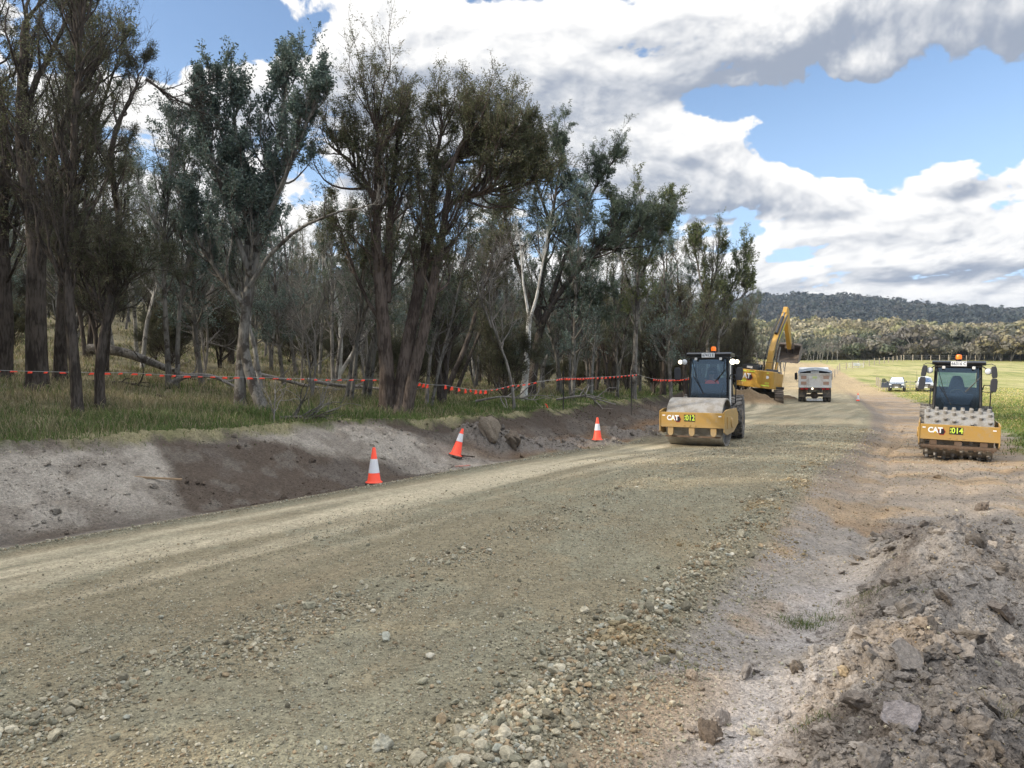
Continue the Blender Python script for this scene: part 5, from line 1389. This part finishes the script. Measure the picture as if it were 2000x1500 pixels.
    b = B(); b.box((bx - .255, 2.55, 5.9), (.02, 2.0, .05), rot=Matrix.Rotation(R(45), 4, 'X')); add(b, 'boom_stripe', Lime)
    for dx in (-.34, -.28, .30, .36):
        b = B(); b.tube([(bx + dx, .5, 2.1), (bx + dx * 1.1, .5, 3.5), (bx + dx, 1.0, 4.9), (bx + dx * .95, 2.2, 6.3), (bx + dx, 3.3, 7.3)], .028, 6); add(b, 'hydraulic_hose', Bk, smooth=60)
    stick = beam('stick', [(3.75, 8.05), (4.35, 7.95), (5.6, 6.55), (7.25, 4.85)], [(3.55, 7.55), (4.05, 7.1), (5.1, 6.15), (6.95, 4.65)], .34, Y_excav)
    b = B(); b.cyl((bx, 4.7, 7.85), (bx, 6.2, 6.35), .10, None, 14); cy = add(b, 'bucket_cylinder', Bk, smooth=40)
    b = B(); b.cyl((bx, 6.2, 6.35), (bx, 6.9, 5.6), .05, None, 12); b.obj('rod', Steel, cy, smooth=40)
    for sgn in (-1, 1): b = B(); b.prism([(6.75, 5.7), (7.0, 5.65), (7.25, 4.9), (7.55, 4.5), (7.4, 4.35), (7.05, 4.75)], 'x', bx + sgn * .26 - .03, bx + sgn * .26 + .03); add(b, 'bucket_link', Bk)
    # bucket: open shell, mouth down and towards the machine
    b = B(); w = .90
    sec = [(7.45, 5.2), (7.75, 4.85), (7.85, 4.4), (7.60, 3.92), (7.15, 3.65), (6.60, 3.5)]
    inn = [(7.35, 5.05), (7.65, 4.75), (7.74, 4.4), (7.52, 3.99), (7.10, 3.74), (6.62, 3.56)]
    b.prism(sec + inn[::-1], 'x', bx - w, bx + w)
    sidep = sec + [(6.75, 4.5), (7.1, 4.95)]
    for sgn in (-1, 1): b.prism(sidep, 'x', bx + sgn * w, bx + sgn * (w + .045))
    b.box((bx, 7.25, 5.1), (2 * w, .30, .16), rot=Matrix.Rotation(R(35), 4, 'X')); b.box((bx, 7.15, 4.9), (.75, .5, .35))
    bu = add(b, 'bucket', SteelD, bevel=.01)
    for k in range(5):
        b = B(); b.box((bx - w + .1 + k * (2 * w - .2) / 4, 6.48, 3.52), (.11, .28, .08), taper=(.8, .5)); b.obj('bucket_tooth', SteelD, bu)
    return root
excavator()

# ------------------------------------------------------------------ tipper truck seen from behind
def truck():
    Yd = 57.5; X0 = (1591.5 - 1000) / FP * Yd; z0 = float(height(np.array([X0]), np.array([Yd]), False)[0])
    root = empty('tipper_truck', (X0, Yd, z0), -math.atan2(X0, Yd) + R(1)); tag(root, 'grey tipper truck with a rolled tarpaulin, seen from behind under the excavator bucket', 'truck')
    TW = mat('tipper_pale_grey', (.74, .72, .68), .6, dirt=.4, dirtc=(.52, .44, .36), scale=1.2); TB = mat('tarp_pale_blue', (.55, .62, .70), .75, dirt=.2)
    RedL = mat('red_tail_lamp', (.45, .01, .01), .3, emis=.25); RefR = mat('rust_marker_panel', (.46, .28, .20), .7, dirt=.5, dirtc=(.45, .36, .28)); Pk = mat('red_bumper_bar', (.11, .035, .03), .6, dirt=.4)
    w = 1.24
    b = B(); b.box((0, .04, 1.76), (2 * w - .06, .08, 1.02)); b.box((0, .0, 2.30), (2 * w, .14, .09)); b.box((0, -.01, 1.23), (2 * w, .12, .09))
    for x in (-w + .05, -.42, .42, w - .05): b.box((x, -.02, 1.76), (.09, .10, 1.06))
    tg = b.obj('tailgate', TW, root, bevel=.01)
    for (x, z) in ((-.83, 2.02), (-.83, 1.55), (.83, 2.02), (.83, 1.55)): b = B(); b.box((x, -.008, z), (.42, .02, .26)); b.obj('marker_panel', RefR, tg)
    text('lettering', '055', .22, Lime, tg, (0, -.01, 2.0), FRONT, .004, off=.004)
    b = B(); b.box((-w + .04, 2.7, 1.76), (.08, 5.3, 1.06)); b.box((w - .04, 2.7, 1.76), (.08, 5.3, 1.06)); b.box((0, 5.35, 1.76), (2 * w, .08, 1.06)); b.box((0, 2.7, 1.22), (2 * w, 5.3, .10)); b.obj('tipper_body', TW, root, bevel=.01)
    b = B(); ar = [(-w - .02, 2.30)] + [(-w - .02 + (2 * w + .04) * k / 12, 2.34 + .48 * math.sin(math.pi * (.14 + .72 * k / 12)) - .0) for k in range(13)] + [(w + .02, 2.30)]
    arin = [(x * .93, 2.26 + (z - 2.30) * .62 if z > 2.31 else 2.30) for x, z in ar]
    b.prism(ar + arin[::-1], 'y', -.05, 5.4); b.obj('tarpaulin', TB, root, smooth=40)
    b = B(); b.prism([(x * .95, z) for x, z in arin], 'y', .25, .30); b.obj('opening_shade', Bk, root)  # black panel stands in for the shade in the opening under the tarpaulin
    b = B(); b.cyl((-.3, .1, 2.45), (.3, .1, 2.45), .07, None, 12); b.obj('tarp_roller', White, root)
    b = B(); b.box((0, .15, 1.10), (2.4, .12, .13)); b.obj('rear_bar', Pk, root, bevel=.01)
    for x in (-.95, -.62, .62, .95): b = B(); b.box((x, .07, 1.08), (.22, .05, .09)); b.obj('tail_lamp', RedL, root, bevel=.01)
    b = B(); b.cyl((-.18, .06, 1.10), (-.18, .02, 1.10), .07, None, 14); b.obj('indicator_lamp', LampOn, root)
    b = B(); b.box((-.45, 2.8, .98), (.12, 7.4, .26)); b.box((.45, 2.8, .98), (.12, 7.4, .26)); b.obj('chassis', Bk, root)
    for yy in (1.1, 2.45):
        b = B(); b.cyl((-1., yy, .52), (1., yy, .52), .09, None, 14); b.lathe([(0, -.24), (.24, -.16), (.29, 0), (.24, .16), (0, .24)], (0, yy, .52), 'y', 20); b.obj('axle', SteelD, root, smooth=50)
        for sx_ in (-1, 1):
            for q in (.80, 1.10): wheel(root, (sx_ * q, yy, .52), .52, .27, .28, 0, White)
    for sx_ in (-1, 1):
        b = B(); b.box((sx_ * .92, .42, .72), (.62, .03, .62)); b.obj('mudflap', mat('grey_mudflap', (.11, .105, .10), .9, dirt=.5), root)
    b = B(); b.prism([(-.62, .10), (.62, .10), (.60, .26), (.40, .34), (.30, .28), (-.30, .28), (-.40, .34), (-.60, .26)], 'y', .38, .42); b.obj('spray_guard', White, root)
    b = B(); b.prism([(5.7, .9), (5.7, 2.75), (6.2, 2.9), (7.3, 2.75), (7.7, 1.9), (7.8, .6), (6.4, .6)], 'x', -1.2, 1.2); cb = b.obj('cab', White, root, bevel=.05)
    b = B(); b.box((0, 5.69, 2.3), (1.5, .02, .45)); b.obj('rear_window', GlassD, cb)
    for sx_ in (-1, 1):
        wheel(root, (sx_ * 1.05, 6.8, .52), .52, .30, .28, 0, White)
        b = B(); b.tube([(sx_ * 1.2, 7.2, 2.5), (sx_ * 1.42, 7.2, 2.5), (sx_ * 1.42, 7.2, 1.7), (sx_ * 1.2, 7.2, 1.6)], .02, 6); ma = b.obj('mirror_arm', Bk, root)
        b = B(); b.box((sx_ * 1.45, 7.15, 2.1), (.24, .08, .62)); b.obj('mirror', Bk, ma, bevel=.02)
truck()

# ------------------------------------------------------------------ utes on the grass, facing us (front at -Y)
def ute(px, py, dark, label, rz_off):
    X0, Yd, z0 = at_px(px, py); Yd = 90.; X0 = (px - 1000) / FP * Yd; z0 = float(height(np.array([X0]), np.array([Yd]), False)[0])
    root = empty('ute', (X0, Yd, z0), -math.atan2(X0, Yd) + rz_off); tag(root, label, 'ute')
    pc = mat('dark_blue_car_paint', (.045, .06, .085), .25, coat=.8, dirt=.15) if dark else mat('white_car_paint', (.80, .81, .82), .3, coat=.6, dirt=.1)
    w = .91
    b = B()
    b.prism([(-2.45, .45), (-2.5, .75), (-2.42, .98), (-1.3, 1.10), (.9, 1.12), (2.6, 1.12), (2.65, .5), (2.2, .42), (1.95, .75), (1.45, .75), (1.2, .42), (-1.1, .42), (-1.3, .75), (-1.85, .75), (-2.1, .42)], 'x', -w, w)
    for v in b.bm.verts:
        if v.co.y < -2.2: v.co.x *= .90
        if v.co.z > 1.05: v.co.x *= .95
    body = b.obj('body', pc, root, bevel=.05, smooth=40)
    b = B(); b.prism([(-1.25, 1.08), (-.45, 1.68), (-.2, 1.76), (.95, 1.78), (1.25, 1.70), (1.45, 1.10)], 'x', -w * .93, w * .93)
    for v in b.bm.verts:
        if v.co.z > 1.5: v.co.x *= .80
    gh = b.obj('cabin', pc, root, bevel=.05, smooth=40)
    b = B(); b.quad((-.78, -1.22, 1.12), (.78, -1.22, 1.12), (.60, -.50, 1.68), (-.60, -.50, 1.68)); o = b.obj('windscreen', GlassD, gh); o.location.y = -.03; o.location.z = .03
    for sx_ in (-1, 1):
        b = B(); b.quad((sx_ * .872, -1.0, 1.14), (sx_ * .872, 1.2, 1.14), (sx_ * .715, 1.05, 1.66), (sx_ * .715, -.35, 1.64)); b.obj('side_window', GlassD, gh)
        b = B(); b.prism([(sx_ * .52, .80), (sx_ * .83, .78), (sx_ * .80, .98), (sx_ * .55, .92)], 'y', -2.53, -2.42); b.obj('headlight', LampG, root, bevel=.01)
        b = B(); b.box((sx_ * 1.03, -.95, 1.18), (.20, .12, .16)); b.obj('mirror', Bk if not dark else pc, root, bevel=.03)
        for yy in (-1.58, 1.70): wheel(root, (sx_ * .80, yy, .39), .39, .26, .25, 0, Steel)
        b = B(); b.cyl((sx_ * .62, -2.55, .52), (sx_ * .62, -2.5, .52), .06, None, 12); b.obj('fog_lamp', LampG, root)
    b = B(); b.prism([(-.46, .92), (.46, .92), (.40, .58), (-.40, .58)], 'y', -2.56, -2.45); gr = b.obj('grille', Bk, root)
    b = B(); b.box((0, -2.57, .80), (.5, .02, .05)); b.obj('grille_bar', Steel if dark else LampG, gr)
    if dark:
        b = B(); b.prism([(-.5, .56), (.5, .56), (.42, .50), (-.42, .50)], 'y', -2.60, -2.5); b.obj('bumper_trim', Steel, root)
        b = B(); b.prism([(-.0, .45), (.0, 1.1), (.95, 1.1), (1.0, .45)], 'x', -.03, .03); dr = b.obj('open_door', pc, root, bevel=.02); dr.location = (-.90, -.95, 0); dr.rotation_euler = (0, 0, R(62))
        b = B(); b.quad((0, .1, 1.12), (0, .95, 1.12), (0, .90, 1.6), (0, .5, 1.62)); b.obj('door_window', GlassD, dr)
    else:
        b = B(); b.box((0, -2.62, .58), (1.75, .16, .28)); b.tube([(-.55, -2.66, .7), (-.5, -2.68, .95), (.5, -2.68, .95), (.55, -2.66, .7)], .03, 8); b.obj('bull_bar', Bk, root, bevel=.03)
        b = B(); b.box((0, .3, 1.84), (.9, .18, .09)); b.obj('roof_light_bar', LampG, root, bevel=.02)
    b = B(); b.box((0, -2.71 if not dark else -2.61, .54), (.37, .01, .13)); b.obj('number_plate', Plate, root)
    b = B(); b.tube([(-.85 if dark else -.95, -1.6, 1.1), (-.85 if dark else -.95, -1.6, 2.6 if not dark else 1.9)], .012, 5); b.obj('aerial', Bk, root)
ute(1752.5, 759, True, 'dark ute with its door open, parked on the grass left of the white one', R(-2))
ute(1806, 764, False, 'white ute with a black bull bar, parked beside the dark one', R(3))

# ------------------------------------------------------------------ traffic cones
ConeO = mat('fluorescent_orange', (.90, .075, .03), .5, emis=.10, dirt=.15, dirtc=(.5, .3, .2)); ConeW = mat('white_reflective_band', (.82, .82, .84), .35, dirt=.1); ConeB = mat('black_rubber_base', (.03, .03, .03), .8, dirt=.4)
def cone(px, py, label, hgt=.70, tiltx=0, tilty=0, band=(.27, .52), Y=None):
    X0, Yd, z0 = at_px(px, py) if Y is None else ((px - 1000) / FP * Y, Y, float(height(np.array([(px - 1000) / FP * Y]), np.array([Y]))[0]))
    z0 = float(height(np.array([X0]), np.array([Yd]))[0])
    root = empty('traffic_cone', (X0, Yd, z0 + .005)); root.rotation_euler = (tiltx, tilty, rg.uniform(0, .4)); tag(root, label, 'traffic cone', 'traffic cones')
    k = hgt / .70; r = lambda h: (.135 - .105 * h / .68) * k
    b = B(); b.lathe([(.165 * k, 0), (.165 * k, .02 * k), (r(.03) + .012, .035 * k), (r(.05), .05 * k), (r(.68), .68 * k), (.02 * k, .69 * k), (0, .69 * k)], (0, 0, .02), 'z', 32); body = b.obj('body', ConeO, root, smooth=40)
    b = B(); b.lathe([(r(band[0]) + .004, band[0] * k), (r(band[1]) + .004, band[1] * k)], (0, 0, .02), 'z', 32); b.obj('reflective_band', ConeW, root, smooth=40)
    b = B(); b.prism([(.19 * k * math.cos(t) * 1.0, .19 * k * math.sin(t)) for t in [R(22.5 + 45 * i) for i in range(8)]], 'z', -.01, .03 * k); b.obj('base', ConeB, root, bevel=.008)
    return root
cone(730, 946, 'upright orange and white cone with a wide white band, nearest on the road edge', .70, band=(.20, .47))
cone(889, 891, 'orange and white cone leaning over to the right at the foot of the clod heap', .70, tilty=R(15), tiltx=R(-4), band=(.36, .56))
cone(1167, 866, 'orange and white cone standing alone between the leaning cone and the smooth roller', .70, band=(.30, .50))
cone(1676, 770, 'small far cone on the brown track right of the tipper truck', .70, Y=62, band=(.12, .5))
cone(1808, 791, 'far cone standing on the track just left of the padfoot roller', .70, Y=41, band=(.12, .42))
b = B(); X0, Yd, z0 = at_px(904, 912)
pts = [(X0 + dx, Yd + dy) for dx, dy in ((-.16, -.10), (.02, -.04), (.18, .10), (.14, .14), (-.04, .03), (-.18, -.05))]
zz = height(np.array([p[0] for p in pts]), np.array([p[1] for p in pts])).max()
b.prism(pts, 'z', zz - .02, zz + .012); tag(b.obj('paint_mark', mat('faded_pink_spray_paint', (.62, .22, .17), .9, dirt=.6, dirtc=(.3, .25, .2), scale=9), None), 'short pink sprayed survey mark on the dirt near the leaning cone', 'paint mark')
X0, Yd, z0 = at_px(1065, 803)
pg = empty('survey_peg', (X0, Yd, z0)); tag(pg, 'little timber survey peg with orange ribbon on the grass edge', 'peg')
b = B(); b.box((0, 0, .12), (.035, .035, .34)); b.obj('stake', mat('bare_pine', (.45, .33, .2), .8), pg)
b = B(); b.tube([(0, -.03, .26), (.05, -.05, .25), (.07, -.05, .16), (.10, -.05, .12)], .02, 5); b.obj('ribbon', ConeO, pg)

# ------------------------------------------------------------------ flagged barrier lines between the trees
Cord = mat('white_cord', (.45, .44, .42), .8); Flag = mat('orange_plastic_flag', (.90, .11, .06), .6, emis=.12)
def line(pxs, ys, flags, label, sag=.05, drop=.10, seed=0):
    r = np.random.default_rng(seed)
    P = [Vector(((px - 1000) / FP * Y, Y, CAMZ + (HY - py) / FP * Y)) for (px, py), Y in zip(pxs, ys)]
    root = empty('flagged_barrier_line', P[0]); tag(root, label, 'barrier line', 'flagged barrier lines')
    pts = []
    for i in range(len(P) - 1):
        for k in range(8):
            t = k / 8; q = P[i].lerp(P[i + 1], t); q = q - Vector((0, 0, sag * 4 * t * (1 - t))); pts.append(q - P[0])
    pts.append(P[-1] - P[0])
    b = B(); b.tube([tuple(p) for p in pts], .006, 5); b.obj('cord', Cord, root)
    n = len(pts) - 1
    for f in flags:
        t = f * n; i = min(int(t), n - 1); q = pts[i].lerp(pts[i + 1], t - i); d_ = (pts[i + 1] - pts[i]).normalized(); wd, hh = r.uniform(.07, .13) * (.55 if drop > .12 else 1), drop * r.uniform(.7, 1.25)
        tw = r.uniform(-.06, .06); up = r.uniform(-.3, .25)
        b = B(); a0 = q - d_ * wd / 2; a1 = q + d_ * wd / 2
        c1 = a1 + Vector((.02, tw, -hh * .8)) + d_ * up * .1; c0 = a0 + Vector((-.02, -tw, -hh * 1.0)) + d_ * up * .14
        b.bm.faces.new([b.bm.verts.new(v) for v in (a0, a1, c1)]); b.bm.faces.new([b.bm.verts.new(v) for v in (a0, c1, c0)])
        bmesh.ops.solidify(b.bm, geom=b.bm.faces[:], thickness=.003); b.obj('flag', Flag, root)
Yt = HERO[0][1]
line([(-60, 721), (250, 728), (500, 737), (745, 741)], [16.8, 18.8, 19.8, Yt - .1], list(np.linspace(.02, .98, 30)), 'long level cord hung with orange flags, from the left edge to the three-stemmed tree', .02, .05, 1)
line([(808, 745), (870, 752), (950, 762)], [Yt + .1, Yt + .4, Yt + 1], [.10, .16, .22, .5, .58, .66, .74, .80, .87, .93, .99], 'sagging stretch of cord with hanging orange flags just right of the three-stemmed tree', .04, .13, 2)
line([(950, 762), (1000, 752), (1050, 745)], [Yt + 1, Yt + 2.5, 24], list(np.linspace(.1, .95, 9)), 'faded stretch of flagged cord passing behind the forked white gum', .03, .05, 3)
line([(1050, 745), (1100, 738), (1160, 737), (1245, 731)], [24, 27, 29, 32], list(np.linspace(.25, .99, 26)), 'rising stretch of orange flagged cord ending at the dark star picket', .02, .07, 4)
line([(1245, 731), (1290, 741), (1345, 738)], [32, 35, 36], list(np.linspace(.35, 1., 14)), 'far stretch of orange flagged cord left of the smooth roller cab', .05, .08, 5)
for i, (px, py, Y) in enumerate(((1233, 727, 32), (1100, 730, 27))):
    X0 = (px - 1000) / FP * Y; z0 = float(height(np.array([X0]), np.array([Y]), False)[0]); zt = CAMZ + (HY - py) / FP * Y
    b = B(); hh = zt - z0 + .2
    for a_ in (0, 120, 240): b.box((X0 + .012 * math.cos(R(a_)), Y + .012 * math.sin(R(a_)), z0 + hh / 2 - .2), (.03, .006, hh + .2), rot=Matrix.Rotation(R(a_), 4, 'Z'))
    tag(b.obj('star_picket', Bk, None), ['black steel picket where the flagged cord ends right of the forked gum', 'black steel picket holding the flagged cord halfway to its end'][i], 'picket', 'star pickets')

# ------------------------------------------------------------------ paddock fences
Post = mat('weathered_fence_post', (.42, .36, .28), .9, dirt=.3); Wire = mat('fence_wire', (.30, .29, .28), .6, metal=.5)
def fence(pts, n, h, label, r=.07, wires=(.3, .6, .9), rail=None):
    P = [Vector(p) for p in pts]; root = empty('post_and_wire_fence', P[0]); tag(root, label, 'fence', 'paddock fences')
    Ls = [0]
    for i in range(len(P) - 1): Ls.append(Ls[-1] + (P[i + 1] - P[i]).length)
    tops = []
    rr_ = np.random.default_rng(int(P[0].x * 10))
    for k in range(n):
        s_ = Ls[-1] * k / (n - 1); i = max(j for j in range(len(P)) if Ls[j] <= s_ + 1e-6); i = min(i, len(P) - 2)
        q = P[i].lerp(P[i + 1], (s_ - Ls[i]) / (Ls[i + 1] - Ls[i])); z = float(height(np.array([q.x]), np.array([q.y]), False)[0])
        q = Vector((q.x, q.y, z)) - P[0]; hh = h * rr_.uniform(.92, 1.1)
        b = B(); b.cyl(q - Vector((0, 0, .3)), q + Vector((rr_.normal(0, .03), 0, hh)), r, r * .9, 8); b.obj('post', Post, root); tops.append(q)
    for wz in wires: b = B(); b.tube([tuple(q + Vector((0, 0, h * wz))) for q in tops], .02 if rail is None else rail, 4); b.obj('wire', Wire if rail is None else Post, root)
def gp(px, Y): x = (px - 1000) / FP * Y; return (x, Y, float(height(np.array([x]), np.array([Y]), False)[0]))
fence([gp(1640, 150), gp(1705, 172), gp(1760, 196)], 13, 1.55, 'pale posts of the fence on the crest behind and right of the tipper truck', .11)
fence([gp(1765, 197), gp(2010, 197)], 15, 1.6, 'pale posts of the fence along the skyline behind the padfoot roller', .11)
fence([gp(1624, 120), gp(1640, 150)], 4, 1.4, 'short run of posts just right of the tipper truck cab', .10)
fence([gp(1712, 104), gp(1722, 96), gp(1730, 92)], 5, 1.3, 'grey strainer posts close together left of the dark ute', .10, (.3, .6, .95))
fence([gp(1734, 93), gp(1850, 93)], 9, 1.2, 'thin fence line running behind the two parked utes', .035)
root = empty('farm_gate', gp(1672, 158)); tag(root, 'pale metal farm gate in the crest fence behind the truck', 'gate')
b = B()
for z in (.25, .55, .85, 1.15): b.tube([(-1.6, 0, z), (1.6, 0, z)], .035, 5)
b.tube([(-1.6, 0, .2), (-1.6, 0, 1.2)], .04, 5); b.tube([(1.6, 0, .2), (1.6, 0, 1.2)], .04, 5); b.obj('gate_frame', White, root)
b = B(); b.box((.1, -.05, .9), (1.5, .03, .7)); b.obj('gate_sign', White, root)

# ------------------------------------------------------------------ fallen timber
def log(px, py, pts, r0, label, twigs=3, m=None, name='fallen_log', Y=None):
    X0, Yd, z0 = at_px(px, py) if Y is None else gp(px, Y)
    root = empty(name, (X0, Yd, z0)); tag(root, label, 'fallen log', 'fallen timber')
    r = np.random.default_rng(int(px)); p = np.array(pts, float); 
    p[:, 2] = p[:, 2] + np.array([float(height(np.array([X0 + a_[0]]), np.array([Yd + a_[1]]), False)[0]) - z0 for a_ in p])
    c = resample(p, 14); rad = np.linspace(r0, r0 * .35, 14)[None]
    V_, f = tubes(c[None], rad, 10); link('trunk', np_mesh('trunk', V_, f, smooth=True), m or B_dead, root)
    if twigs:
        P, D, rr_, t, i = children(c[None], rad, twigs, .3, 1, .8, r, np.array([0, 0, .5])); L_ = r.uniform(.6, 1.6, twigs)
        b1 = grow(P, D, L_, 6, .2, np.array([0, 0, .0]), r); ra = np.minimum(rr_, .03)[:, None] * np.linspace(1, .3, 7)[None]; V1, f1 = tubes(b1, ra, 5)
        P, D, rr_, t, i = children(b1, ra, 4, .2, 1, .7, r); b2 = grow(P, D, L_[i] * .5, 4, .2, np.array([0, 0, 0.]), r); V2, f2 = tubes(b2, np.full((len(P), 5), .007), 4)
        link('branches', np_mesh('branches', np.vstack([V1, V2]), np.vstack([f1, f2 + len(V1)]), smooth=True), m or B_dead, root)
log(300, 690, [(-3, .5, .75), (-1.6, .3, .85), (0, 0, .55), (1.6, -.4, .18), (2.6, -.5, .1)], .24, 'thick grey fallen trunk in the wood, left of the blue-green tree', 7, B_grey, Y=30)
log(360, 665, [(-2.2, 0, .9), (-1.4, 0, 1.5), (.2, .2, 1.5), (2.2, .3, 1.1)], .10, 'pale arched dead limb above the fallen trunk', 6, Y=36)
log(395, 690, [(-1.2, 0, .1), (-.6, 0, .5), (.4, 0, .55), (1.4, 0, .2)], .11, 'short crooked fallen limb just left of the blue-green tree', 5, Y=25)
log(585, 700, [(-2.2, 0, .7), (-.8, 0, .4), (.6, 0, .15), (2, 0, .2)], .10, 'tangle of fallen branches between the blue-green tree and the small white gum', 9, Y=29)
log(690, 715, [(-1.8, 0, .5), (-.6, 0, .35), (.8, 0, .4), (2.2, 0, .25)], .09, 'pale fallen limb low behind the small white gum', 6, Y=28)
log(240, 745, [(-1.0, 0, .1), (0, 0, .15), (1.0, 0, .1)], .06, 'thin dark stick lying in the grass under the flagged line', 4, B_dark, Y=24)
log(1140, 760, [(-1.2, 0, .3), (0, 0, .5), (1.4, 0, .3)], .06, 'low dead branches under the flagged cord right of the forked gum', 7, Y=31)
log(980, 756, [(-1.0, 0, .2), (0, 0, .5), (1.3, 0, .4)], .05, 'grey twiggy debris beside the forked white gum', 8, Y=27)
log(330, 780, [(-.4, 0, .03), (.1, .0, .04), (.6, 0, .03)], .05, 'reddish rotten stick in the grass between two thin trees', 0, B_brown, Y=None)
log(545, 828, [(-.15, 0, .0), (-.12, 0, .18), (-.13, 0, .30)], .03, 'broken upright stump stick on the grass right of the blue-green tree', 4, B_dead, name='broken_stump')
log(575, 822, [(-.35, 0, .03), (0, 0, .10), (.4, 0, .05)], .05, 'small heap of grey twigs beside the broken stump stick', 16, B_grey, name='twig_heap')
for i, (px, py, dx, rz, lb) in enumerate(((302, 948, .42, .1, 'pale split timber stake lying on the dark soil of the cut'), (905, 893, .30, -.3, 'dark stick lying at the base of the leaning cone'))):
    X0, Yd, z0 = at_px(px, py); z0 = float(height(np.array([X0]), np.array([Yd]))[0])
    b = B(); b.box((0, 0, 0), (dx * 2, .035, .03)); o = b.obj('timber_stake', mat('split_pine', (.36, .25, .15), .9) if i == 0 else B_dark, None, bevel=.004); o.location = (X0, Yd, z0 + .03); o.rotation_euler = (0, R(4), rz); tag(o, lb, 'timber stake')

# ------------------------------------------------------------------ the biggest clods, slabs and stones by the camera
rb = np.random.default_rng(77)
def lump(px, py, size, colr, label, slab=None, rz=0., name='earth_clod', cat='clod', lift=.0):
    X0, Yd, z0 = at_px(px, py); z0 = float(height(np.array([X0]), np.array([Yd]))[0])
    if slab:
        b = B(); pr = [(slab[0] * (.5 + .12 * math.sin(3.7 * k + px)) * math.cos(k * math.pi / 4), slab[1] * (.5 + .14 * math.sin(2.3 * k + py)) * math.sin(k * math.pi / 4)) for k in range(8)]
        b.prism(pr, 'z', -slab[2] / 2, slab[2] / 2)
        bmesh.ops.subdivide_edges(b.bm, edges=b.bm.edges[:], cuts=3, use_grid_fill=True)
        for v in b.bm.verts: v.co += Vector(rb.normal(0, .0028, 3))
        me = bpy.data.meshes.new(name); b.bm.to_mesh(me); b.bm.free()
        c = me.color_attributes.new('tint', 'FLOAT_COLOR', 'POINT'); c.data.foreach_set('color', np.tile(np.array([*colr, 1.], dtype=np.float32), len(me.vertices)))
        o = link(name, me, M_clod); o.rotation_euler = slab[3]
    else:
        pr, f0 = rock_protos(1, 4, .9, int(px), 3.)
        v = pr[0] * np.array(size) ; cl = np.repeat(np.array([colr]), len(v), 0) * (.8 + .4 * fbm(v[:, 0] * 40, v[:, 1] * 40 + v[:, 2] * 30, 1., 3, 2))[:, None]
        o = link(name, np_mesh(name, v, f0, cl, smooth=True), M_clod); o.rotation_euler = (.2, .1, rz)
    o.location = (X0, Yd, z0 + lift); tag(o, label, cat); return o
lump(1385, 1455, (.088, .075, .072), (.16, .125, .095), 'fist-sized dark brown clod alone on the smooth dirt at the bottom', lift=.03)
lump(1775, 1335, None, (.27, .235, .20), 'flat grey slab of dried soil tilted on the spoil windrow', slab=(.26, .20, .035, (R(48), R(14), R(20))), name='soil_slab', cat='soil slab', lift=.05)
lump(1770, 1478, None, (.29, .26, .25), 'smooth mauve-grey slab of soil at the bottom edge', slab=(.20, .17, .03, (R(60), R(-8), R(-15))), name='soil_slab', cat='soil slab', lift=.04)
lump(1960, 1230, None, (.22, .19, .165), 'broken slab edge standing on the right side of the spoil', slab=(.30, .22, .06, (R(40), R(30), R(60))), name='soil_slab', cat='soil slab', lift=.05)
lump(1920, 995, (.13, .12, .13), (.17, .14, .115), 'pointed dark clod on the track below the padfoot roller', lift=.04)
lump(1910, 1078, (.13, .11, .09), (.19, .16, .13), 'brown clod on top of the spoil mound', lift=.04)
lump(1560, 1325, (.06, .045, .055), (.15, .125, .10), 'dark angular clod on the left flank of the spoil', rz=.6, lift=.03)
lump(1655, 1330, (.085, .05, .05), (.36, .28, .18), 'tan rounded stone on the spoil beside the tilted slab', rz=.2, name='stone', cat='stone', lift=.03)
lump(1695, 1300, (.045, .045, .04), (.09, .08, .075), 'small dark round stone on the spoil', name='stone', cat='stone', lift=.03)
lump(1480, 1450, (.06, .03, .03), (.40, .35, .26), 'pale flat stone at the bottom between the clods', name='stone', cat='stone', lift=.02)
lump(960, 862, (.42, .34, .36), (.21, .175, .135), 'large pale lump of clay on top of the clod heap by the leaning cone', rz=.5, lift=.08)
lump(1000, 872, (.36, .3, .32), (.16, .13, .10), 'dark lump of clay on the right end of the clod heap', rz=1.5, lift=.05)
lump(742, 1465, (.075, .05, .06), (.40, .38, .30), 'pale upright broken stone at the bottom of the gravel road', rz=.4, name='stone', cat='stone', lift=.02)
# ------------------------------------------------------------------ a little haze over the valley
b = B(); b.box((0, 0, 94), (5700, 5700, 196))
hm = bpy.data.materials.new('valley_haze'); hm.use_nodes = True
t = NT(hm.node_tree); t.n.remove(t.n['Principled BSDF'])
pv = t.n.new('ShaderNodeVolumePrincipled'); pv.inputs['Color'].default_value = (.62, .74, .92, 1); pv.inputs['Density'].default_value = .00013; pv.inputs['Anisotropy'].default_value = .2
t.l.new(pv.outputs[0], t.n['Material Output'].inputs['Volume'])
tag(b.obj('haze', hm, None), kind='stuff')
